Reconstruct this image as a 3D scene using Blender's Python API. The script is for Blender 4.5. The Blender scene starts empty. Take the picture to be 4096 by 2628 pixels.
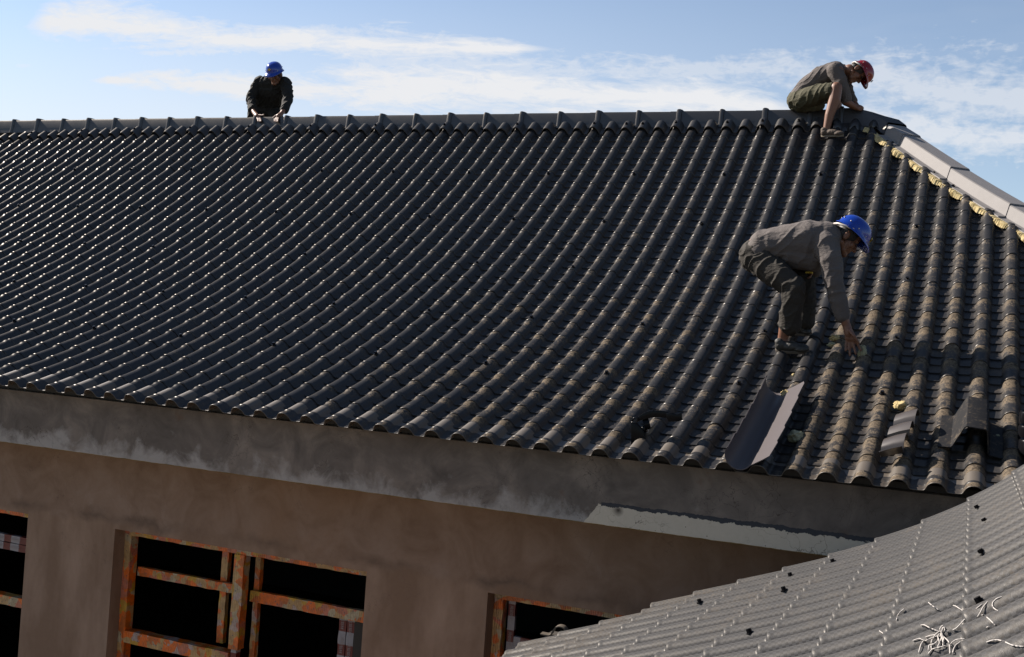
import bpy, bmesh, math, random
import numpy as np
from mathutils import Vector, Matrix, noise
R_ = math.radians
random.seed(7); rng = np.random.default_rng(7)
scene = bpy.context.scene
COL = scene.collection

# ------------------------------------------------------------------ camera
F_PX, CX, CY = 4402.75, 2048.0, 1314.0
CAM = Vector((2.837, -7.866, 4.157))
RW = Matrix(((0.9200146620864966, 0.385483386010245, 0.07053779593909826),
             (0.062846782757502, 0.03253313143803238, -0.9974927955909593),
             (-0.3868117157518639, 0.9221410708069088, 0.00570456730936475)))
cam = bpy.data.cameras.new('camera'); camo = bpy.data.objects.new('camera', cam); COL.objects.link(camo)
cam.sensor_fit = 'HORIZONTAL'; cam.sensor_width = 36.0; cam.lens = 36.0 * F_PX / 4096.0
cam.clip_start = 0.05; cam.clip_end = 5000
m3 = Matrix((RW[0], -RW[1], -RW[2])).transposed()
camo.matrix_world = Matrix.Translation(CAM) @ m3.to_4x4()
scene.camera = camo

# ------------------------------------------------------------------ light
SUN_E, SUN_A = R_(36.0), R_(7.0)       # elevation; angle behind the facade plane (sun to the left)
sdir = Vector((-math.cos(SUN_E) * math.cos(SUN_A), math.cos(SUN_E) * math.sin(SUN_A), math.sin(SUN_E)))
sun = bpy.data.lights.new('sun', 'SUN'); sun.energy = 5.0; sun.angle = R_(0.5); sun.color = (1.0, 0.91, 0.82)
suno = bpy.data.objects.new('sun', sun); COL.objects.link(suno)
suno.rotation_euler = sdir.to_track_quat('Z', 'Y').to_euler()
scene.view_settings.view_transform = 'Standard'; scene.view_settings.look = 'None'
scene.view_settings.exposure = 1.35; scene.view_settings.gamma = 1.0
scene.cycles.max_bounces = 6

def at(px, py, Y):
    """world point that lies at depth plane Y along the sight line through a photo pixel"""
    d = RW.transposed() @ Vector((px - CX, py - CY, F_PX)); k = (Y - CAM.y) / d.y
    return CAM + d * k

world = bpy.data.worlds.new('World'); scene.world = world; world.use_nodes = True
wn = world.node_tree; wn.nodes.clear()
def N(tree, typ, ins=None, **kw):
    n = tree.nodes.new(typ)
    for k, v in kw.items(): setattr(n, k, v)
    if ins:
        for k, v in ins.items():
            if isinstance(v, bpy.types.NodeSocket): tree.links.new(v, n.inputs[k])
            else: n.inputs[k].default_value = v
    return n
def M_(tree, op, a, b=0.0, c=0.0, clamp=False):
    n = tree.nodes.new('ShaderNodeMath'); n.operation = op; n.use_clamp = clamp
    for i, v in enumerate((a, b, c)):
        if isinstance(v, bpy.types.NodeSocket): tree.links.new(v, n.inputs[i])
        else: n.inputs[i].default_value = v
    return n.outputs[0]
def ramp(tree, fac, stops, interp='LINEAR'):
    n = tree.nodes.new('ShaderNodeValToRGB'); n.color_ramp.interpolation = interp
    el = n.color_ramp.elements
    while len(el) < len(stops): el.new(0.5)
    for e, (p, c) in zip(el, stops):
        e.position = p; e.color = c if len(c) == 4 else (*c, 1)
    tree.links.new(fac, n.inputs[0]); return n.outputs[0]
def mix(tree, f, a, b, bt='MIX'):
    n = tree.nodes.new('ShaderNodeMix'); n.data_type = 'RGBA'; n.blend_type = bt
    for i, v in ((0, f), (6, a), (7, b)):
        if isinstance(v, bpy.types.NodeSocket): tree.links.new(v, n.inputs[i])
        else: n.inputs[i].default_value = v if i == 0 else ((*v, 1) if len(v) == 3 else v)
    return n.outputs[2]
def curve(tree, x, lo, hi, pts):
    f = M_(tree, 'DIVIDE', M_(tree, 'SUBTRACT', x, lo), hi - lo, clamp=True)
    n = tree.nodes.new('ShaderNodeFloatCurve'); cm = n.mapping.curves[0]
    ps = [((p[0] - lo) / (hi - lo), p[1]) for p in pts]
    cm.points[0].location = ps[0]; cm.points[1].location = ps[-1]
    for p in ps[1:-1]: cm.points.new(*p)
    n.mapping.update(); tree.links.new(f, n.inputs[1]); return n.outputs[0]

# sky with thin streaks of high cloud, laid out by world direction (a = x/y, e = z/y)
sky = N(wn, 'ShaderNodeTexSky', sky_type='NISHITA', sun_disc=False, sun_elevation=SUN_E,
        sun_rotation=math.atan2(sdir.x, sdir.y), air_density=1.0, dust_density=0.5, ozone_density=2.2, altitude=300)
geo = N(wn, 'ShaderNodeNewGeometry')
tc = N(wn, 'ShaderNodeTexCoord')
sp = N(wn, 'ShaderNodeSeparateXYZ', {0: tc.outputs['Generated']})
yy = M_(wn, 'MAXIMUM', sp.outputs[1], 0.05)
A_ = M_(wn, 'DIVIDE', sp.outputs[0], yy); E_ = M_(wn, 'DIVIDE', sp.outputs[2], yy)
def ae(px, py):
    d = RW.transposed() @ Vector((px * 1.7067 - CX, py * 1.7067 - CY, F_PX)); return d.x / d.y, d.z / d.y
def nz(sx, sy, det, rough=0.6, dist=0.0, off=0.0, tilt=0.0):
    e2 = M_(wn, 'ADD', E_, M_(wn, 'MULTIPLY', A_, tilt))
    v = N(wn, 'ShaderNodeCombineXYZ', {0: M_(wn, 'MULTIPLY', A_, sx), 1: M_(wn, 'MULTIPLY', e2, sy), 2: off})
    return N(wn, 'ShaderNodeTexNoise', {0: v.outputs[0], 'Scale': 1.0, 'Detail': det, 'Roughness': rough, 'Distortion': dist}).outputs['Fac']
streak = nz(7, 42, 7, 0.66, 0.6, 1.3, 0.05)
wisp = nz(26, 95, 5, 0.7, 0.9, 4.1, 0.10)
mott = nz(60, 90, 3, 0.6, 0.3, 8.0)
bands = [   # (2400-px photo x, y, half height) as a curve, density
    ([(60, 62, 3), (130, 48, 34), (300, 62, 40), (450, 84, 30), (700, 95, 24), (900, 103, 32), (1100, 112, 22), (1290, 116, 6)], 1.0),
    ([(300, 124, 2), (420, 122, 9), (560, 118, 8), (640, 112, 2)], 0.6),
    ([(200, 190, 4), (300, 190, 18), (600, 205, 30), (900, 213, 52), (1200, 216, 62), (1500, 228, 58), (1750, 244, 34), (1900, 262, 10)], 1.0),
    ([(760, 120, 6), (1000, 150, 34), (1300, 165, 34), (1600, 168, 22), (1900, 168, 34), (2050, 165, 30)], 0.55),
    ([(1900, 150, 12), (2050, 175, 48), (2200, 210, 60), (2400, 225, 66)], 0.62),
    ([(1950, 250, 10), (2130, 300, 46), (2300, 325, 36), (2420, 335, 30)], 0.72),
    ([(0, 152, 5), (60, 154, 5), (110, 156, 3)], 0.5),
]
mask = None
for pts, dens in bands:
    ap = [(ae(x, y)[0], ae(x, y)[1], abs(ae(x, y - h)[1] - ae(x, y)[1])) for x, y, h in pts]
    lo, hi = ap[0][0], ap[-1][0]
    cen = curve(wn, A_, lo, hi, [(a, e) for a, e, w in ap]); wid = curve(wn, A_, lo, hi, [(a, w * 10) for a, e, w in ap])
    wid = M_(wn, 'MULTIPLY', wid, 0.1)
    endf = M_(wn, 'MULTIPLY', M_(wn, 'DIVIDE', M_(wn, 'SUBTRACT', A_, lo - 0.015), 0.05, clamp=True),
              M_(wn, 'DIVIDE', M_(wn, 'SUBTRACT', hi + (0.3 if pts[-1][0] >= 2400 else 0.015), A_), 0.05, clamp=True))
    d = M_(wn, 'DIVIDE', M_(wn, 'ABSOLUTE', M_(wn, 'SUBTRACT', E_, cen)), M_(wn, 'MAXIMUM', wid, 0.0005))
    g = M_(wn, 'SUBTRACT', 1.10, M_(wn, 'MULTIPLY', d, 0.62))
    g = M_(wn, 'ADD', g, M_(wn, 'MULTIPLY', M_(wn, 'SUBTRACT', streak, 0.5), 2.0))
    g = M_(wn, 'ADD', g, M_(wn, 'MULTIPLY', M_(wn, 'SUBTRACT', wisp, 0.5), 1.3))
    if dens < 0.9: g = M_(wn, 'ADD', g, M_(wn, 'MULTIPLY', M_(wn, 'SUBTRACT', mott, 0.5), 2.2))
    g = M_(wn, 'MULTIPLY', M_(wn, 'MULTIPLY', g, 1.0, clamp=True), M_(wn, 'MULTIPLY', endf, dens))
    mask = g if mask is None else M_(wn, 'MAXIMUM', mask, g)
veil = M_(wn, 'MULTIPLY', M_(wn, 'SUBTRACT', nz(2.5, 9, 4, 0.6, 0.2, 12.0), 0.40), 0.55, clamp=True)
veil = M_(wn, 'MULTIPLY', veil, M_(wn, 'SUBTRACT', 1.3, M_(wn, 'MULTIPLY', E_, 2.2), clamp=True))
# brighter haze towards the sun side, low down
hz = M_(wn, 'MULTIPLY', M_(wn, 'SUBTRACT', 0.15, A_, clamp=True), M_(wn, 'SUBTRACT', 1.0, M_(wn, 'MULTIPLY', E_, 2.6), clamp=True))
veil = M_(wn, 'MAXIMUM', veil, M_(wn, 'MULTIPLY', hz, 1.3, clamp=True))
mask = M_(wn, 'MAXIMUM', mask, veil)
mask = M_(wn, 'MULTIPLY', mask, M_(wn, 'GREATER_THAN', sp.outputs[1], 0.05))
hsv = N(wn, 'ShaderNodeHueSaturation', {'Hue': 0.5, 'Saturation': 0.92, 'Value': 1.0, 'Color': sky.outputs[0]})
SKY_S = 0.055
cloudc = mix(wn, mask, hsv.outputs[0], (0.328 / SKY_S, 0.332 / SKY_S, 0.343 / SKY_S))
bg = N(wn, 'ShaderNodeBackground', {0: cloudc, 1: SKY_S})
wo = N(wn, 'ShaderNodeOutputWorld', {0: bg.outputs[0]})

# ------------------------------------------------------------------ helpers
def mat(name, base=(0.1, 0.1, 0.1), rough=0.6, spec=0.5, build=None):
    m = bpy.data.materials.new(name); m.use_nodes = True; t = m.node_tree
    b = t.nodes['Principled BSDF']; b.inputs['Base Color'].default_value = (*base, 1)
    b.inputs['Roughness'].default_value = rough; b.inputs['Specular IOR Level'].default_value = spec
    if build: build(t, b)
    return m
def objco(t): return N(t, 'ShaderNodeTexCoord').outputs['Object']
def noise_(t, vec, scale, det=4, rough=0.55, dist=0.0, off=None):
    if off is not None: vec = N(t, 'ShaderNodeMapping', {0: vec, 1: off}).outputs[0]
    return N(t, 'ShaderNodeTexNoise', {0: vec, 'Scale': scale, 'Detail': det, 'Roughness': rough, 'Distortion': dist}).outputs['Fac']
def bump_(t, b, h, strength=0.3, dist=0.01, prev=None):
    n = N(t, 'ShaderNodeBump', {'Strength': strength, 'Distance': dist, 'Height': h})
    if prev is not None: t.links.new(prev, n.inputs['Normal'])
    t.links.new(n.outputs[0], b.inputs['Normal']); return n.outputs[0]
def attr(t, name): return N(t, 'ShaderNodeAttribute', attribute_name=name).outputs['Fac']

def finish(me, m, smooth):
    if m is not None: me.materials.append(m)
    if smooth:
        me.polygons.foreach_set('use_smooth', [True] * len(me.polygons))
        if smooth is not True: me.set_sharp_from_angle(angle=R_(smooth))
    me.update()
def mk(name, verts, faces, m=None, parent=None, smooth=False, base=None):
    me = bpy.data.meshes.new(name); me.from_pydata([tuple(v) for v in verts], [], [tuple(f) for f in faces]); me.validate()
    finish(me, m, smooth); o = bpy.data.objects.new(name, me); COL.objects.link(o)
    if parent is not None: setpar(o, parent)
    return o
def mk_np(name, V, Fq, m, parent=None, smooth=True, attrs=None):
    me = bpy.data.meshes.new(name); me.vertices.add(len(V)); me.vertices.foreach_set('co', V.astype(np.float32).ravel())
    n = len(Fq); me.loops.add(4 * n); me.polygons.add(n)
    me.loops.foreach_set('vertex_index', Fq.astype(np.int32).ravel())
    me.polygons.foreach_set('loop_start', np.arange(0, 4 * n, 4, dtype=np.int32))
    me.update(calc_edges=True)
    if attrs:
        for k, v in attrs.items():
            a = me.attributes.new(k, 'FLOAT', 'POINT'); a.data.foreach_set('value', v.astype(np.float32).ravel())
    finish(me, m, smooth)
    o = bpy.data.objects.new(name, me); COL.objects.link(o)
    if parent is not None: setpar(o, parent)
    return o
def setpar(o, parent):
    o.parent = parent
    if parent.type == 'EMPTY': o.matrix_parent_inverse = Matrix.Translation(parent.location).inverted()
def thing(name, label, cat, loc, group=None):
    o = bpy.data.objects.new(name, None); COL.objects.link(o); o.location = loc; o.empty_display_size = 0.1
    o['label'] = label; o['category'] = cat
    if group: o['group'] = group
    return o
def tag(o, label, cat, group=None):
    o['label'] = label; o['category'] = cat
    if group: o['group'] = group
    return o
class MB:
    def __init__(s): s.v = []; s.f = []
    def add(s, vs, fs):
        b = len(s.v); s.v += [Vector(v) for v in vs]; s.f += [tuple(i + b for i in f) for f in fs]
    def box(s, x0, x1, y0, y1, z0, z1):
        s.add([(x, y, z) for x in (x0, x1) for y in (y0, y1) for z in (z0, z1)],
              [(0, 1, 3, 2), (4, 6, 7, 5), (0, 4, 5, 1), (2, 3, 7, 6), (0, 2, 6, 4), (1, 5, 7, 3)])
    def tube(s, pts, r, n=8, cap=True):
        pts = [Vector(p) for p in pts]; rs = r if isinstance(r, (list, tuple)) else [r] * len(pts)
        prev = None; rings = []
        for i, p in enumerate(pts):
            d = (pts[min(i + 1, len(pts) - 1)] - pts[max(i - 1, 0)]).normalized()
            a = prev if prev is not None else (Vector((0, 0, 1)) if abs(d.z) < 0.9 else Vector((1, 0, 0)))
            x = (a - d * a.dot(d)).normalized(); prev = x; y = d.cross(x)
            rings.append([p + (x * math.cos(2 * math.pi * k / n) + y * math.sin(2 * math.pi * k / n)) * rs[i] for k in range(n)])
        b = len(s.v); s.v += [v for rg in rings for v in rg]
        for i in range(len(rings) - 1):
            for k in range(n):
                k2 = (k + 1) % n; s.f.append((b + i * n + k, b + i * n + k2, b + (i + 1) * n + k2, b + (i + 1) * n + k))
        if cap: s.f.append(tuple(b + k for k in range(n))[::-1]); s.f.append(tuple(b + (len(rings) - 1) * n + k for k in range(n)))
    def loft(s, secs, close=False, caps=False):
        n = len(secs[0]); b = len(s.v); s.v += [Vector(v) for sc in secs for v in sc]
        for i in range(len(secs) - 1):
            for k in range(n if close else n - 1):
                k2 = (k + 1) % n; s.f.append((b + i * n + k, b + i * n + k2, b + (i + 1) * n + k2, b + (i + 1) * n + k))
        if caps: s.f.append(tuple(b + k for k in range(n))[::-1]); s.f.append(tuple(b + (len(secs) - 1) * n + k for k in range(n)))
    def build(s, name, m, parent=None, smooth=False, thick=0.0, bevel=0.0):
        o = mk(name, s.v, s.f, m, parent, smooth)
        if thick or bevel:
            bm = bmesh.new(); bm.from_mesh(o.data)
            bmesh.ops.recalc_face_normals(bm, faces=bm.faces)
            if thick: bmesh.ops.solidify(bm, geom=bm.faces[:], thickness=thick)
            if bevel: bmesh.ops.bevel(bm, geom=bm.edges[:], offset=bevel, segments=2, affect='EDGES', profile=0.6)
            bm.to_mesh(o.data); bm.free()
            if smooth:
                o.data.polygons.foreach_set('use_smooth', [True] * len(o.data.polygons)); o.data.set_sharp_from_angle(angle=R_(40))
        return o

# ------------------------------------------------------------------ roof surface (measured from the tile grid)
QA, Q8, Q9, Q10, Q11, Q12, Q13 = 1.37450215, -0.04025886, -0.00214252, 0.000170156, -0.002853663, 0.00166246, -0.000396307
SN, CS = 0.50391, 0.86376
def surf_np(c, r, off):
    v = (r - 12) * 0.16 * QA; u = (c - 25) * 0.16
    z = Q8 * v * v + Q9 * v ** 3 + Q10 * v ** 4 + Q11 * u * u + Q12 * u * v + Q13 * u ** 3
    z = z - off
    u, v, z = np.broadcast_arrays(u, v, z)
    return np.stack([u, -CS * v + SN * z, -SN * v - CS * z + 4.64], -1)
def rp(c, r, off=0.0): return Vector(surf_np(np.array(float(c)), np.array(float(r)), off))
def rframe(c, r, off=0.0):
    p = rp(c, r, off); ex = Vector((1, 0, 0)); dn = (rp(c, r + 0.05) - rp(c, r - 0.05)).normalized()
    n = ex.cross(-dn).normalized(); n = n if n.z > 0 else -n
    return p, ex, dn, n
WX = [0, .012, .024, .034, .040, .046, .052, .062, .09]; WZ = [.0460, .0447, .0395, .0295, .0185, .0065, .001, 0, 0]
def wave(c): return np.interp(np.abs(c - np.round(c)) * 0.16, WX, WZ)
def relief(c, r):
    w = wave(c); k = np.clip(w / 0.02, 0, 1); t = r - np.floor(r); t2 = 2 * r - np.floor(2 * r)
    crest = 0.0005 + 0.0060 * t + 0.0050 * np.exp(-((t - 0.95) / 0.035) ** 2) + 0.0092 * np.exp(-((t - .10) / 0.065) ** 2)
    flat = 0.0005 + 0.0085 * t2
    return w + k * crest + (1 - k) * flat
HIP0, HIPK, RTOP = 36.5, 0.86, -0.75
def hip_c(r): return HIP0 + HIPK * (surf_np(np.array(36.5), np.array(0.), 0)[1] - surf_np(np.array(36.5), np.asarray(r, float), 0)[..., 1]) / 0.16

def roof_mat(name, base, rough, dirt_amt, weave_sheen=None, gloss=0.014):
    def b_(t, b):
        co = objco(t); crest = attr(t, 'crest'); dz = attr(t, 'dirt')
        n1 = noise_(t, co, 9, 5, 0.65); n2 = noise_(t, co, 48, 5, 0.75, 1.2); n3 = noise_(t, co, 2.2, 3, 0.6); n4 = noise_(t, co, 260, 2, 0.6)
        d = M_(t, 'ADD', M_(t, 'MULTIPLY', dz, 0.55), M_(t, 'MULTIPLY', M_(t, 'SUBTRACT', n3, 0.5), 1.0))
        d = M_(t, 'ADD', d, M_(t, 'MULTIPLY', M_(t, 'SUBTRACT', n1, 0.5), 2.2))
        d = M_(t, 'ADD', d, M_(t, 'MULTIPLY', M_(t, 'SUBTRACT', n2, 0.5), 2.6))
        d = M_(t, 'MULTIPLY', M_(t, 'SUBTRACT', d, 0.40), 2.2, clamp=True)
        d = M_(t, 'MULTIPLY', d, M_(t, 'ADD', 0.16, M_(t, 'MULTIPLY', M_(t, 'POWER', crest, 1.6), 0.84)))
        d = M_(t, 'MULTIPLY', M_(t, 'MULTIPLY', d, dz), dirt_amt, clamp=True)
        fine = mix(t, M_(t, 'MULTIPLY', n2, 0.6), base, tuple(x * 1.5 for x in base))
        dust = mix(t, M_(t, 'MULTIPLY', M_(t, 'SUBTRACT', n2, 0.38), 3.6, clamp=True), (0.034, 0.028, 0.022), (0.165, 0.128, 0.088))
        colr = mix(t, d, fine, dust)
        rg = M_(t, 'ADD', M_(t, 'MULTIPLY', d, 0.35), M_(t, 'ADD', rough, M_(t, 'MULTIPLY', M_(t, 'SUBTRACT', n1, 0.5), 0.16)))
        if weave_sheen: colr, rg = weave_sheen(t, colr, rg)
        p = bump_(t, b, n4, 0.10, 0.002); p = bump_(t, b, n2, 0.25, 0.0015, p)
        df = N(t, 'ShaderNodeBsdfDiffuse', {'Color': colr, 'Roughness': 0.3, 'Normal': p})
        gl = N(t, 'ShaderNodeBsdfGlossy', {'Color': (1, 0.96, 0.9, 1), 'Roughness': rg, 'Normal': p})
        ms = N(t, 'ShaderNodeMixShader', {0: M_(t, 'MULTIPLY', M_(t, 'SUBTRACT', 1.0, M_(t, 'MULTIPLY', d, 0.8)), gloss), 1: df.outputs[0], 2: gl.outputs[0]})
        t.links.new(ms.outputs[0], t.nodes['Material Output'].inputs[0]); t.nodes.remove(b)
    return mat(name, base, rough, 0.10, b_)
M_roof = roof_mat('charcoal_resin_tile', (0.0170, 0.0170, 0.0182), 0.35, 1.0, None, 0.042)
M_black = mat('black_plastic', (0.005, 0.005, 0.006), 0.22, 0.10)
M_cap = roof_mat('ridge_resin', (0.0230, 0.0235, 0.0255), 0.36, 0.8, None, 0.055)
def hipb(t, b):
    n = noise_(t, objco(t), 14, 4, 0.6); c = mix(t, n, (0.150, 0.142, 0.137), (0.190, 0.180, 0.174))
    t.links.new(c, b.inputs['Base Color']); bump_(t, b, noise_(t, objco(t), 300, 2), 0.08, 0.001)
M_hip = mat('sheen_grey_resin', (0.09, 0.09, 0.09), 0.5, 0.06, hipb)  # the sheen on the hip is put into this paler diffuse grey

house = thing('tiled_house', 'long unfinished brown plastered house with a big dark wavy tiled roof', 'house', (0, 0, 0))

ts = [0, .03, .07, .12, .18, .27, .44, .499, .501, .56, .75, .85, .89, .93, .97, .992]
rows = sorted(set([round(j + t, 4) for j in range(-1, 24) for t in ts if j + t >= RTOP] + [RTOP, 24.0, 24.06, 24.16, 24.24]))
du = [-.079, -.062, -.052, -.046, -.040, -.034, -.024, -.012, 0, .012, .024, .034, .040, .046, .052, .062]
cols = [c + d / .16 for c in range(-36, 64) for d in du]
rr = np.array(rows); cc = np.array(cols)
chip = hip_c(rr)
Cg, Rg = np.meshgrid(cc, rr); Cl = np.minimum(Cg, chip[:, None])
# at the eave the last course keeps rising to its lip
Rr = np.where(Rg >= 24.0, 23.90 + (Rg - 24.0) * 0.30, Rg)
rnd = rng.normal(0, 1, (160, 40)); rnd2 = rng.normal(0, 1, (160, 40)); sh = rng.normal(0, 1, 64)
ci = (np.round(Cl) + 40).astype(int); ri = (np.floor(np.minimum(Rg, 23.99)) + 2).astype(int)
TT = Rg - np.floor(Rg)
jit = 0.0009 * rnd[ci, ri] + 0.0012 * rnd2[ci, ri] * (TT - .5) + 0.0010 * sh[((np.round(Cl) + 40) // 5).astype(int)] * TT
REL = relief(Cl, Rr) + np.where(Rg > 24.2, -0.001, 0) + np.where(Rg < 23.9, jit, 0)
V = surf_np(Cl, Rg, REL)
nr, ncol = Cl.shape; idx = np.arange(nr * ncol).reshape(nr, ncol)
Fq = np.stack([idx[:-1, :-1], idx[1:, :-1], idx[1:, 1:], idx[:-1, 1:]], -1).reshape(-1, 4)
keep = ~((Cg[:-1, :-1] >= chip[:-1, None]) & (Cg[1:, :-1] >= chip[1:, None])).reshape(-1)
Fq = Fq[keep]
crestA = np.clip(wave(Cl) / 0.040, 0, 1)
dirtA = np.clip(0.16 + 0.80 * np.clip((Cl - 8) / 30, 0, 1) * np.clip((Rg - 1) / 16, 0.12, 1) + 0.45 * np.exp(-((Cl - 37) / 9) ** 2 - ((Rg - 20) / 6) ** 2), 0, 1.25)
dirtA = dirtA * (0.62 + .85 * np.exp(-((TT - .16) / .22) ** 2)) * np.clip(1 + .10 * rnd2[ci, ri] + .22 * sh[((np.round(Cl) + 37) // 5).astype(int)], .3, 1.6)
dirtA = np.maximum(dirtA, 0.34 * np.clip((Rg - 12) / 6, 0, 1))
roof = mk_np('roof', V.reshape(-1, 3), Fq, M_roof, house, 50, {'crest': crestA, 'dirt': dirtA})
# lip thickness along the eave (second skin turned under), part of the roof part's look
lip = MB(); cl2 = [c for c in cols if -36 <= c <= float(hip_c(24.2))]
secs = []
for c in cl2:
    rl = float(relief(np.array(c), np.array(23.96)))
    secs.append([rp(c, 24.245, rl + 0.0006), rp(c, 24.262, rl - 0.0002), rp(c, 24.262, rl - 0.0042), rp(c, 24.20, rl - 0.0045), rp(c, 23.4, rl - 0.0045)])
lip.loft(secs); M_lip = mat('lit_tile_edge', (0.07, 0.058, 0.045), 0.5)  # lit edge put into the colour, paler than the tiles
lip.build('lit_tile_edge', M_lip, roof, True)
# back slope and hipped end, closed so that the roof is a real volume
YC = 2.30
bk = MB(); R2 = [RTOP, 3, 6, 9, 12, 15, 18, 21, 24.2]
bk.loft([[Vector((c * 0.16 - 4.0, 2 * YC - rp(25, r).y, rp(25, r).z)) for r in R2] for c in (-36, 25, float(hip_c(0)))] +
        [[Vector(((float(hip_c(r)) - 25) * .16 + 0.0, 2 * YC - rp(25, r).y, rp(25, r).z)) for r in R2]])
bk.loft([[Vector(((float(hip_c(r)) - 25) * .16 + .02, rp(25, r).y + .02, rp(float(hip_c(r)), r).z - .004)) for r in R2],
         [Vector(((float(hip_c(r)) - 25) * .16 + .30, rp(25, r).y + .30, rp(25, r).z + 0.0)) for r in R2],
         [Vector(((float(hip_c(r)) - 25) * .16 + 0.0, 2 * YC - rp(25, r).y, rp(25, r).z)) for r in R2]])
bk.build('rear_slope', M_cap, roof, True)

# ------------------------------------------------------------------ ridge tiles with ribs and lobed skirt
ZR = 6.365
ridge_x1 = 1.62
def ridge_sec(x, ex=0.0, up=0.0):
    y0 = 2.205; w = 0.155
    pts = [(y0 - .028 - ex, 6.205), (y0 - .012 - ex, 6.26), (y0 - ex, ZR - .022), (y0 + .012 - ex, ZR - .004 + up), (y0 + .03, ZR + up)]
    back = [(2 * (y0 + w / 2 + .012) - y, z) for y, z in pts[::-1]]
    return [Vector((x, y, z)) for y, z in pts + back]
def ridge_tile(k):
    xa, xb = 0.97 - 0.80 * k, 0.97 - 0.80 * k + 0.80
    xb = min(xb, ridge_x1)
    if k == 0: xb = ridge_x1
    mb = MB()
    mb.loft([ridge_sec(xa - 0.03, .004, .004), ridge_sec(xb - 0.10, 0, 0)] if xb < ridge_x1 else [ridge_sec(xa - .03, .004, .004), ridge_sec(xb, 0, 0)])
    mb.loft([ridge_sec(xb - .10, .003, .002), ridge_sec(xb - .034, .003, .002)])
    for xr, bw, pr in ((xa - .012, .030, .017), (xa + .39, .024, .014)):
        if xr > ridge_x1: continue
        S = []
        for dx, e in ((-bw, 0), (-bw * .8, pr * .75), (-bw * .4, pr), (bw * .2, pr), (bw * .7, pr * .8), (bw * .95, 0)):
            S.append(ridge_sec(xr + dx, e, e * 1.25))
        mb.loft(S, caps=False)
    # skirt following the tile waves, with lobes
    ca, cb = 25 + (xa - 0.055) / .16, 25 + (xb - 0.055) / .16
    n = int((cb - ca) * 16); S = []
    for i in range(n + 1):
        c = ca + (cb - ca) * i / n
        big = 0.010 * math.exp(-((c - ca - .25) / 0.42) ** 2)
        w = float(np.interp(abs(c - round(c)) * .16, [0, .016, .032, .044, .054, .064, .09], [.070, .067, .057, .041, .020, .005, .001]))
        lob = [rp(c, r, w + .012 + big + e) for r, e in ((-.42, .0), (-.2, .0), (0.0, .0), (.26, .001), (.37, -.001), (.375, -.010))]
        lob[0] = Vector((lob[0].x, 2.185, 6.222))
        S.append(lob)
    mb.loft(S)
    o = mb.build('ridge_tile', M_cap, roof, 45)
    me = o.data
    for nm, v in (('crest', 0.5), ('dirt', 0.28 if xa > -3 else 0.1)):
        a = me.attributes.new(nm, 'FLOAT', 'POINT'); a.data.foreach_set('value', [v] * len(me.vertices))
    me.polygons.foreach_set('use_smooth', [True] * len(me.polygons)); me.set_sharp_from_angle(angle=R_(38))
for k in range(0, 13): ridge_tile(k)

# screw caps
sc = MB()
for z0, r0, r1, z1 in ((0, .013, .012, .003), (.003, .008, .0075, .013)):
    sc.loft([[(r * math.cos(a * math.pi / 3), r * math.sin(a * math.pi / 3), z) for a in range(6)] for r, z in ((r0, z0), (r1, z1))], close=True, caps=True)
sc_o = sc.build('screw_cap', M_black); sc_me = sc_o.data
def put_screw(o, c, r, off, parent, s=1.0):
    p, ex, dn, n = rframe(c, r); q = n.to_track_quat('Z', 'Y')
    o.matrix_world = Matrix.Translation(p + n * off) @ q.to_matrix().to_4x4() @ Matrix.Scale(s, 4)
    o.parent = parent
first = True; spots = []
for c in range(-35, 50, 5):
    for r in (4.2, 8.15, 11.86, 15.85, 19.42):
        if c < float(hip_c(r)) - 0.6: spots.append((c + random.uniform(-.05, .05), r, 0.050, 1.45))
for c in (-29, -24, -19, -14, -9, -4, 1, 6, 11, 16, 21, 23, 24, 26, 29, 31, 33): spots.append((c, .05, .082 + (.008 if c % 5 == 1 else 0), 1.3))
for c, r, off, s in spots:
    o = sc_o if first else bpy.data.objects.new('screw_cap', sc_me)
    if not first: COL.objects.link(o)
    first = False; put_screw(o, c, r, off, roof, s)

# ------------------------------------------------------------------ hip tiles
hd = Vector((HIPK, -1, 0)).normalized(); hp = Vector((1, HIPK, 0)).normalized()
def hip_axis(r):
    c = float(hip_c(r)); p = rp(c, r); return p + hp * 0.165
HS = [(-.185, .022), (-.183, .030), (-.128, .034), (-.120, .038), (-.092, .126), (-.084, .133), (.084, .133), (.092, .126), (.120, .038), (.128, .034), (.185, .03)]
def hsec(r, sc_=1.0, up=0.0):
    a = hip_axis(r); return [a + hp * (x * sc_) + Vector((0, 0, z * sc_ + up)) for x, z in HS]
hr = [0.97, 1.75, 4.45, 7.25, 10.1, 12.9, 15.8, 18.8, 21.6, 24.3]
for i in range(len(hr) - 1):
    mb = MB(); a, b = hr[i], hr[i + 1]; S = []
    for k in range(5):
        f = k / 4; S.append(hsec(a + (b - a + .12) * f, 1.0 + .012 * f, .002 + .010 * f))
    S.append(hsec(b + .125, 1.012, .004)); mb.loft(S)
    ht = mb.build('hip_tile', M_hip, roof, 30)
    if i:
        pass
    j = MB(); S = []
    for rr_ in (b + .02, b + .05, b + .09, b + .12): S.append(hsec(rr_, 1.022, .013))
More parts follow.
